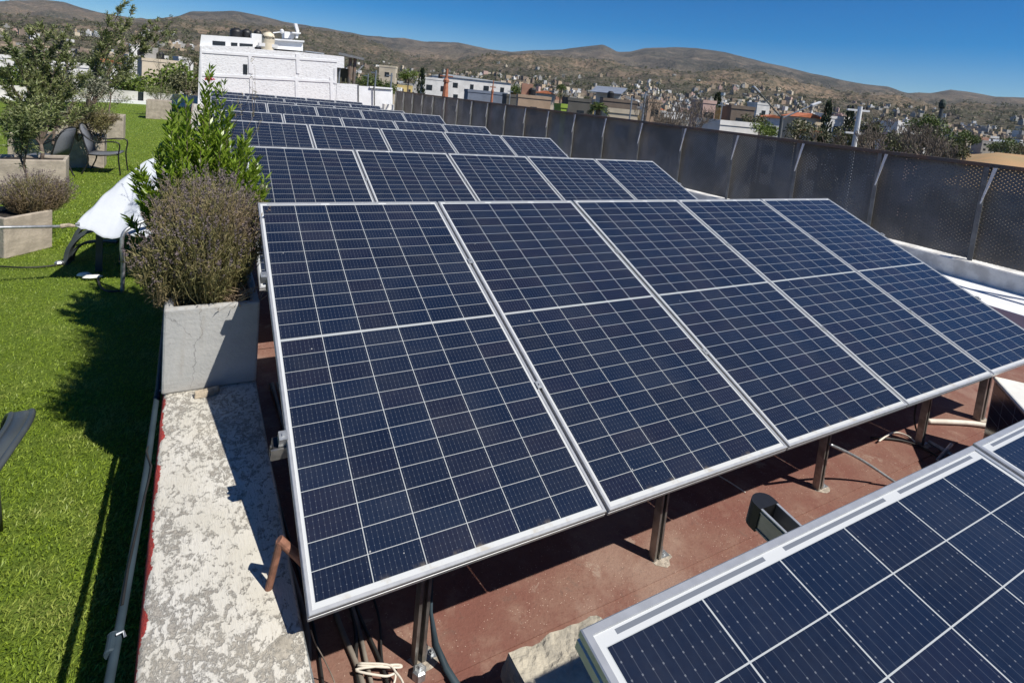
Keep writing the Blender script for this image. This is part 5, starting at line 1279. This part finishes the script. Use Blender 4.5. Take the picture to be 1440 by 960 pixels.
def tree(kind, label, u, vtop, r, wpx, group='leafy trees beyond the roof edge', zb=None):
    t = atr(u, vtop, r); zg = terr(t.x, t.y, False) if zb is None else zb; h = t.z - zg; w_ = wpx * r / FPX
    o = protos[kind] if not used[kind] else copy_tree(protos[kind]); used[kind] = True
    sc = w_ / 1.75; o.scale = (sc, sc, sc)
    o.location = (t.x, t.y, t.z - sc * 1.75); o.rotation_euler = (0, 0, random.uniform(0, 6.28)); tag(o, label, 'tree', group)
    if o.location.z > zg:                      # lengthen the trunk down to the ground
        hh = (o.location.z - zg) / sc; b = MB(); b.tube([(0, 0, -hh), (0, 0, 0.1)], [0.075, 0.055], 7); b.build('lower_trunk', M['bark'], o)
    else: o.location.z = t.z - sc * 1.75
    return o
random.seed(77)
T_ = [(2, 'bright green tree crown behind the rear wall, left of the white building', 240, 80, 44, 74), (2, 'rounded bright tree just left of the brightest one', 190, 96, 42, 60), (1, 'dull tree low behind the rear wall right of the bright ones', 266, 98, 42, 46),
      (2, 'green tree at the far left edge behind the rear wall', 14, 82, 46, 70), (0, 'dark tree behind the silvery olive', 80, 100, 50, 36), (3, 'thin dull tree beside the left edge of the white building', 268, 74, 70, 22),
      (2, 'round green tree behind the white boundary wall', 576, 95, 75, 30), (0, 'dark green tree behind the metal shelter', 520, 100, 90, 40), (0, 'dark tree mass right of the shelter', 545, 110, 90, 40),
      (0, 'dark trees behind the warehouse roof, left one', 668, 107, 175, 30), (0, 'dark tree behind the warehouse right end', 724, 116, 170, 30), (3, 'small dark tree near the red roofed house', 792, 128, 120, 18),
      (3, 'dusty tree left of the street lamp', 1062, 156, 75, 40), (2, 'green tree directly left of the lamp post', 1078, 168, 60, 36), (3, 'olive green tree right of the lamp post', 1126, 162, 62, 50),
      (1, 'wide dusty tree under the cypresses', 1160, 178, 58, 54), (3, 'loose dusty tree left of the crossarm pole', 1195, 175, 56, 44), (1, 'dusty tree right of the crossarm pole', 1236, 163, 62, 60),
      (3, 'loose grey-green tree in front of the white two-storey house', 1262, 182, 56, 50), (0, 'dark green tree left of the mast', 1306, 156, 80, 44), (1, 'dusty crown under the mast', 1330, 176, 70, 50),
      (0, 'green tree right of the mast over the field', 1362, 180, 90, 30), (1, 'low tree left of the earth field under the mast', 1338, 196, 80, 36), (0, 'dark green tree beyond the earth field', 1418, 190, 430, 34), (3, 'tree at the right photo edge beyond the field', 1446, 196, 420, 30)]
for a in T_: tree(*a)
def cypress(label, u, vt, vb, r):
    t = atr(u, vt, r); zg = terr(t.x, t.y, False); h = max(t.z - zg, (vb - vt) * r / FPX); w_ = 0.09 * h if h > 9 else 0.14 * h
    root = thing('cypress_tree', label, 'tree', (t.x, t.y, t.z - h), group='thin cypresses in the town'); n = 700
    zz = rng.random(n); rad = w_ * np.sin(np.clip(zz * 0.92 + 0.08, 0, 1) * math.pi) ** 0.6 * (rng.random(n) ** 0.4) * 0.7; a = rng.random(n) * 6.283
    P = np.stack([np.cos(a) * rad, np.sin(a) * rad, zz * h * 0.97 + 0.3], 1); D = np.stack([np.cos(a) * .4, np.sin(a) * .4, np.ones(n)], 1)
    npmesh('crown', leaf_polys(P, D, h * 0.06, h * 0.02).reshape(-1, 3), 4, M['cypress'], root); b = MB(); b.tube([(0, 0, 0), (0, 0, h * 0.5)], [0.15, 0.08], 6); b.build('trunk', M['bark'], root)
cypress('tall thin cypress right of the street lamp', 1166, 144, 172, 110); cypress('second cypress left of the crossarm pole', 1197, 151, 172, 120); cypress('cypress beside the tall pinkish building', 1010, 132, 165, 100)
cypress('small cypress by the round green tree', 594, 98, 122, 120)
def palm(label, u, vt, r, wpx):
    t = atr(u, vt, r); zg = terr(t.x, t.y, False); h = t.z - zg; R_ = wpx * r / FPX / 2; root = thing('palm_tree', label, 'tree', (t.x, t.y, zg))
    b = MB(); b.tube([(0, 0, 0), (0.05, 0, h - R_ * 0.6)], [0.3, 0.2], 8); b.build('trunk', M['bark'], root); Q = []
    for k in range(46):
        a = rng.random() * 6.283; el = rng.uniform(-0.3, 1.3); d = np.array([math.cos(a) * math.cos(el), math.sin(a) * math.cos(el), math.sin(el)])
        for s in np.linspace(0.15, 1, 16):
            p = np.array([0.05, 0, h - R_ * 0.6]) + d * R_ * s + np.array([0, 0, -0.45 * R_ * s * s]); sd_ = np.cross(d, [0, 0, 1]); sd_ /= np.linalg.norm(sd_) + 1e-6
            for q in (-1, 1): Q.append(leaf_polys(p[None], (d * 0.5 + sd_ * q + np.array([0, 0, -0.3]))[None], R_ * 0.32, R_ * 0.05))
    npmesh('crown', np.concatenate(Q).reshape(-1, 3), 4, M['tree_green'], root)
palm('short fan palm directly behind the fence', 842, 143, 60, 30); palm('small palm by the red roofed house', 790, 118, 130, 16)
# bare trees
def bare(label, u, vt, r, hgt, seedv, grp='leafless trees beyond the fence', depth=6):
    global RMIN
    RMIN = 0.014; random.seed(seedv); t = atr(u, vt, r); zg = terr(t.x, t.y, False); h = t.z - zg; root = thing('bare_tree', label, 'tree', (t.x, t.y, zg), group=grp)
    b = MB(); tips = []
    z0 = max(0, h - hgt)
    b.tube([(0, 0, 0), (0, 0, z0 + 0.2)], [0.16, 0.13], 7)
    branch_tree(b, (0, 0, z0), (random.gauss(0, .1), random.gauss(0, .1), 1), hgt * 0.30, 0.12, depth, 0.70, tips, 6, 0.3, 0.28, (2, 3), 0.74)
    zmax = max(v[2] for v in b.v); k = h / zmax; b.v = [(x, y, z * k) for x, y, z in b.v]
    b.build('branches', M['twig'], root); return root
for i, (u, vt, r, hg) in enumerate(((925, 132, 40, 6), (945, 122, 42, 7.0), (963, 126, 44, 6.5), (984, 134, 40, 6.0), (952, 144, 36, 5.0), (1222, 166, 40, 4.5), (1243, 158, 44, 5.5), (1268, 170, 40, 4.5), (1305, 172, 38, 4.5), (1335, 180, 36, 4.2), (1190, 185, 40, 4), (1320, 198, 33, 3.5))):
    bare(['leafless tree at the left of the bare clump', 'tallest leafless tree of the bare clump over the fence', 'leafless tree right of the tallest bare one', 'leafless tree beside the tall cream building', 'low leafless tree in front of the bare clump',
          'leafless tree just right of the crossarm pole', 'tall leafless tree in front of the dusty green crown', 'leafless tree in front of the white two-storey house', 'dark leafless tree left of the mast', 'leafless tree just right of the mast',
          'low leafless tree left of the crossarm pole', 'low leafless shrub tree over the fence by the field'][i], u, vt, r, hg, 50 + i)
# distant pale sheds in the valley at the right
random.seed(15)
for i in range(7):
    u = 1350 + 16 * i; house(f'{ORD[i + 1]} long pale shed from the left in the valley at the far right', u, vh(u) - 22 + i * 1.6 + random.uniform(-1, 1), 26, 1150 + i * 30, 'white' if i % 2 else 'grey', 0.5, None, wins=False, tank=False, group='pale sheds in the valley', name='valley_shed', cat='shed')
for o in list(S.objects):
    pass

# air
b = MB(); b.box(-7400, 7400, -7400, 7400, -60, 700)
hz = b.build('haze', bpy.data.materials.new('haze_air')); hm = hz.data.materials[0]; hm.use_nodes = True
for n_ in list(hm.node_tree.nodes):
    if n_.type == 'BSDF_PRINCIPLED': hm.node_tree.nodes.remove(n_)
pv = hm.node_tree.nodes.new('ShaderNodeVolumePrincipled'); pv.inputs['Density'].default_value = 0.000032; pv.inputs['Color'].default_value = (0.75, 0.85, 1.0, 1)
hm.node_tree.links.new(pv.outputs[0], hm.node_tree.nodes['Material Output'].inputs['Volume']); tag(hz, kind='stuff'); hz['label'] = 'thin bluish haze of the daytime air over the valley'
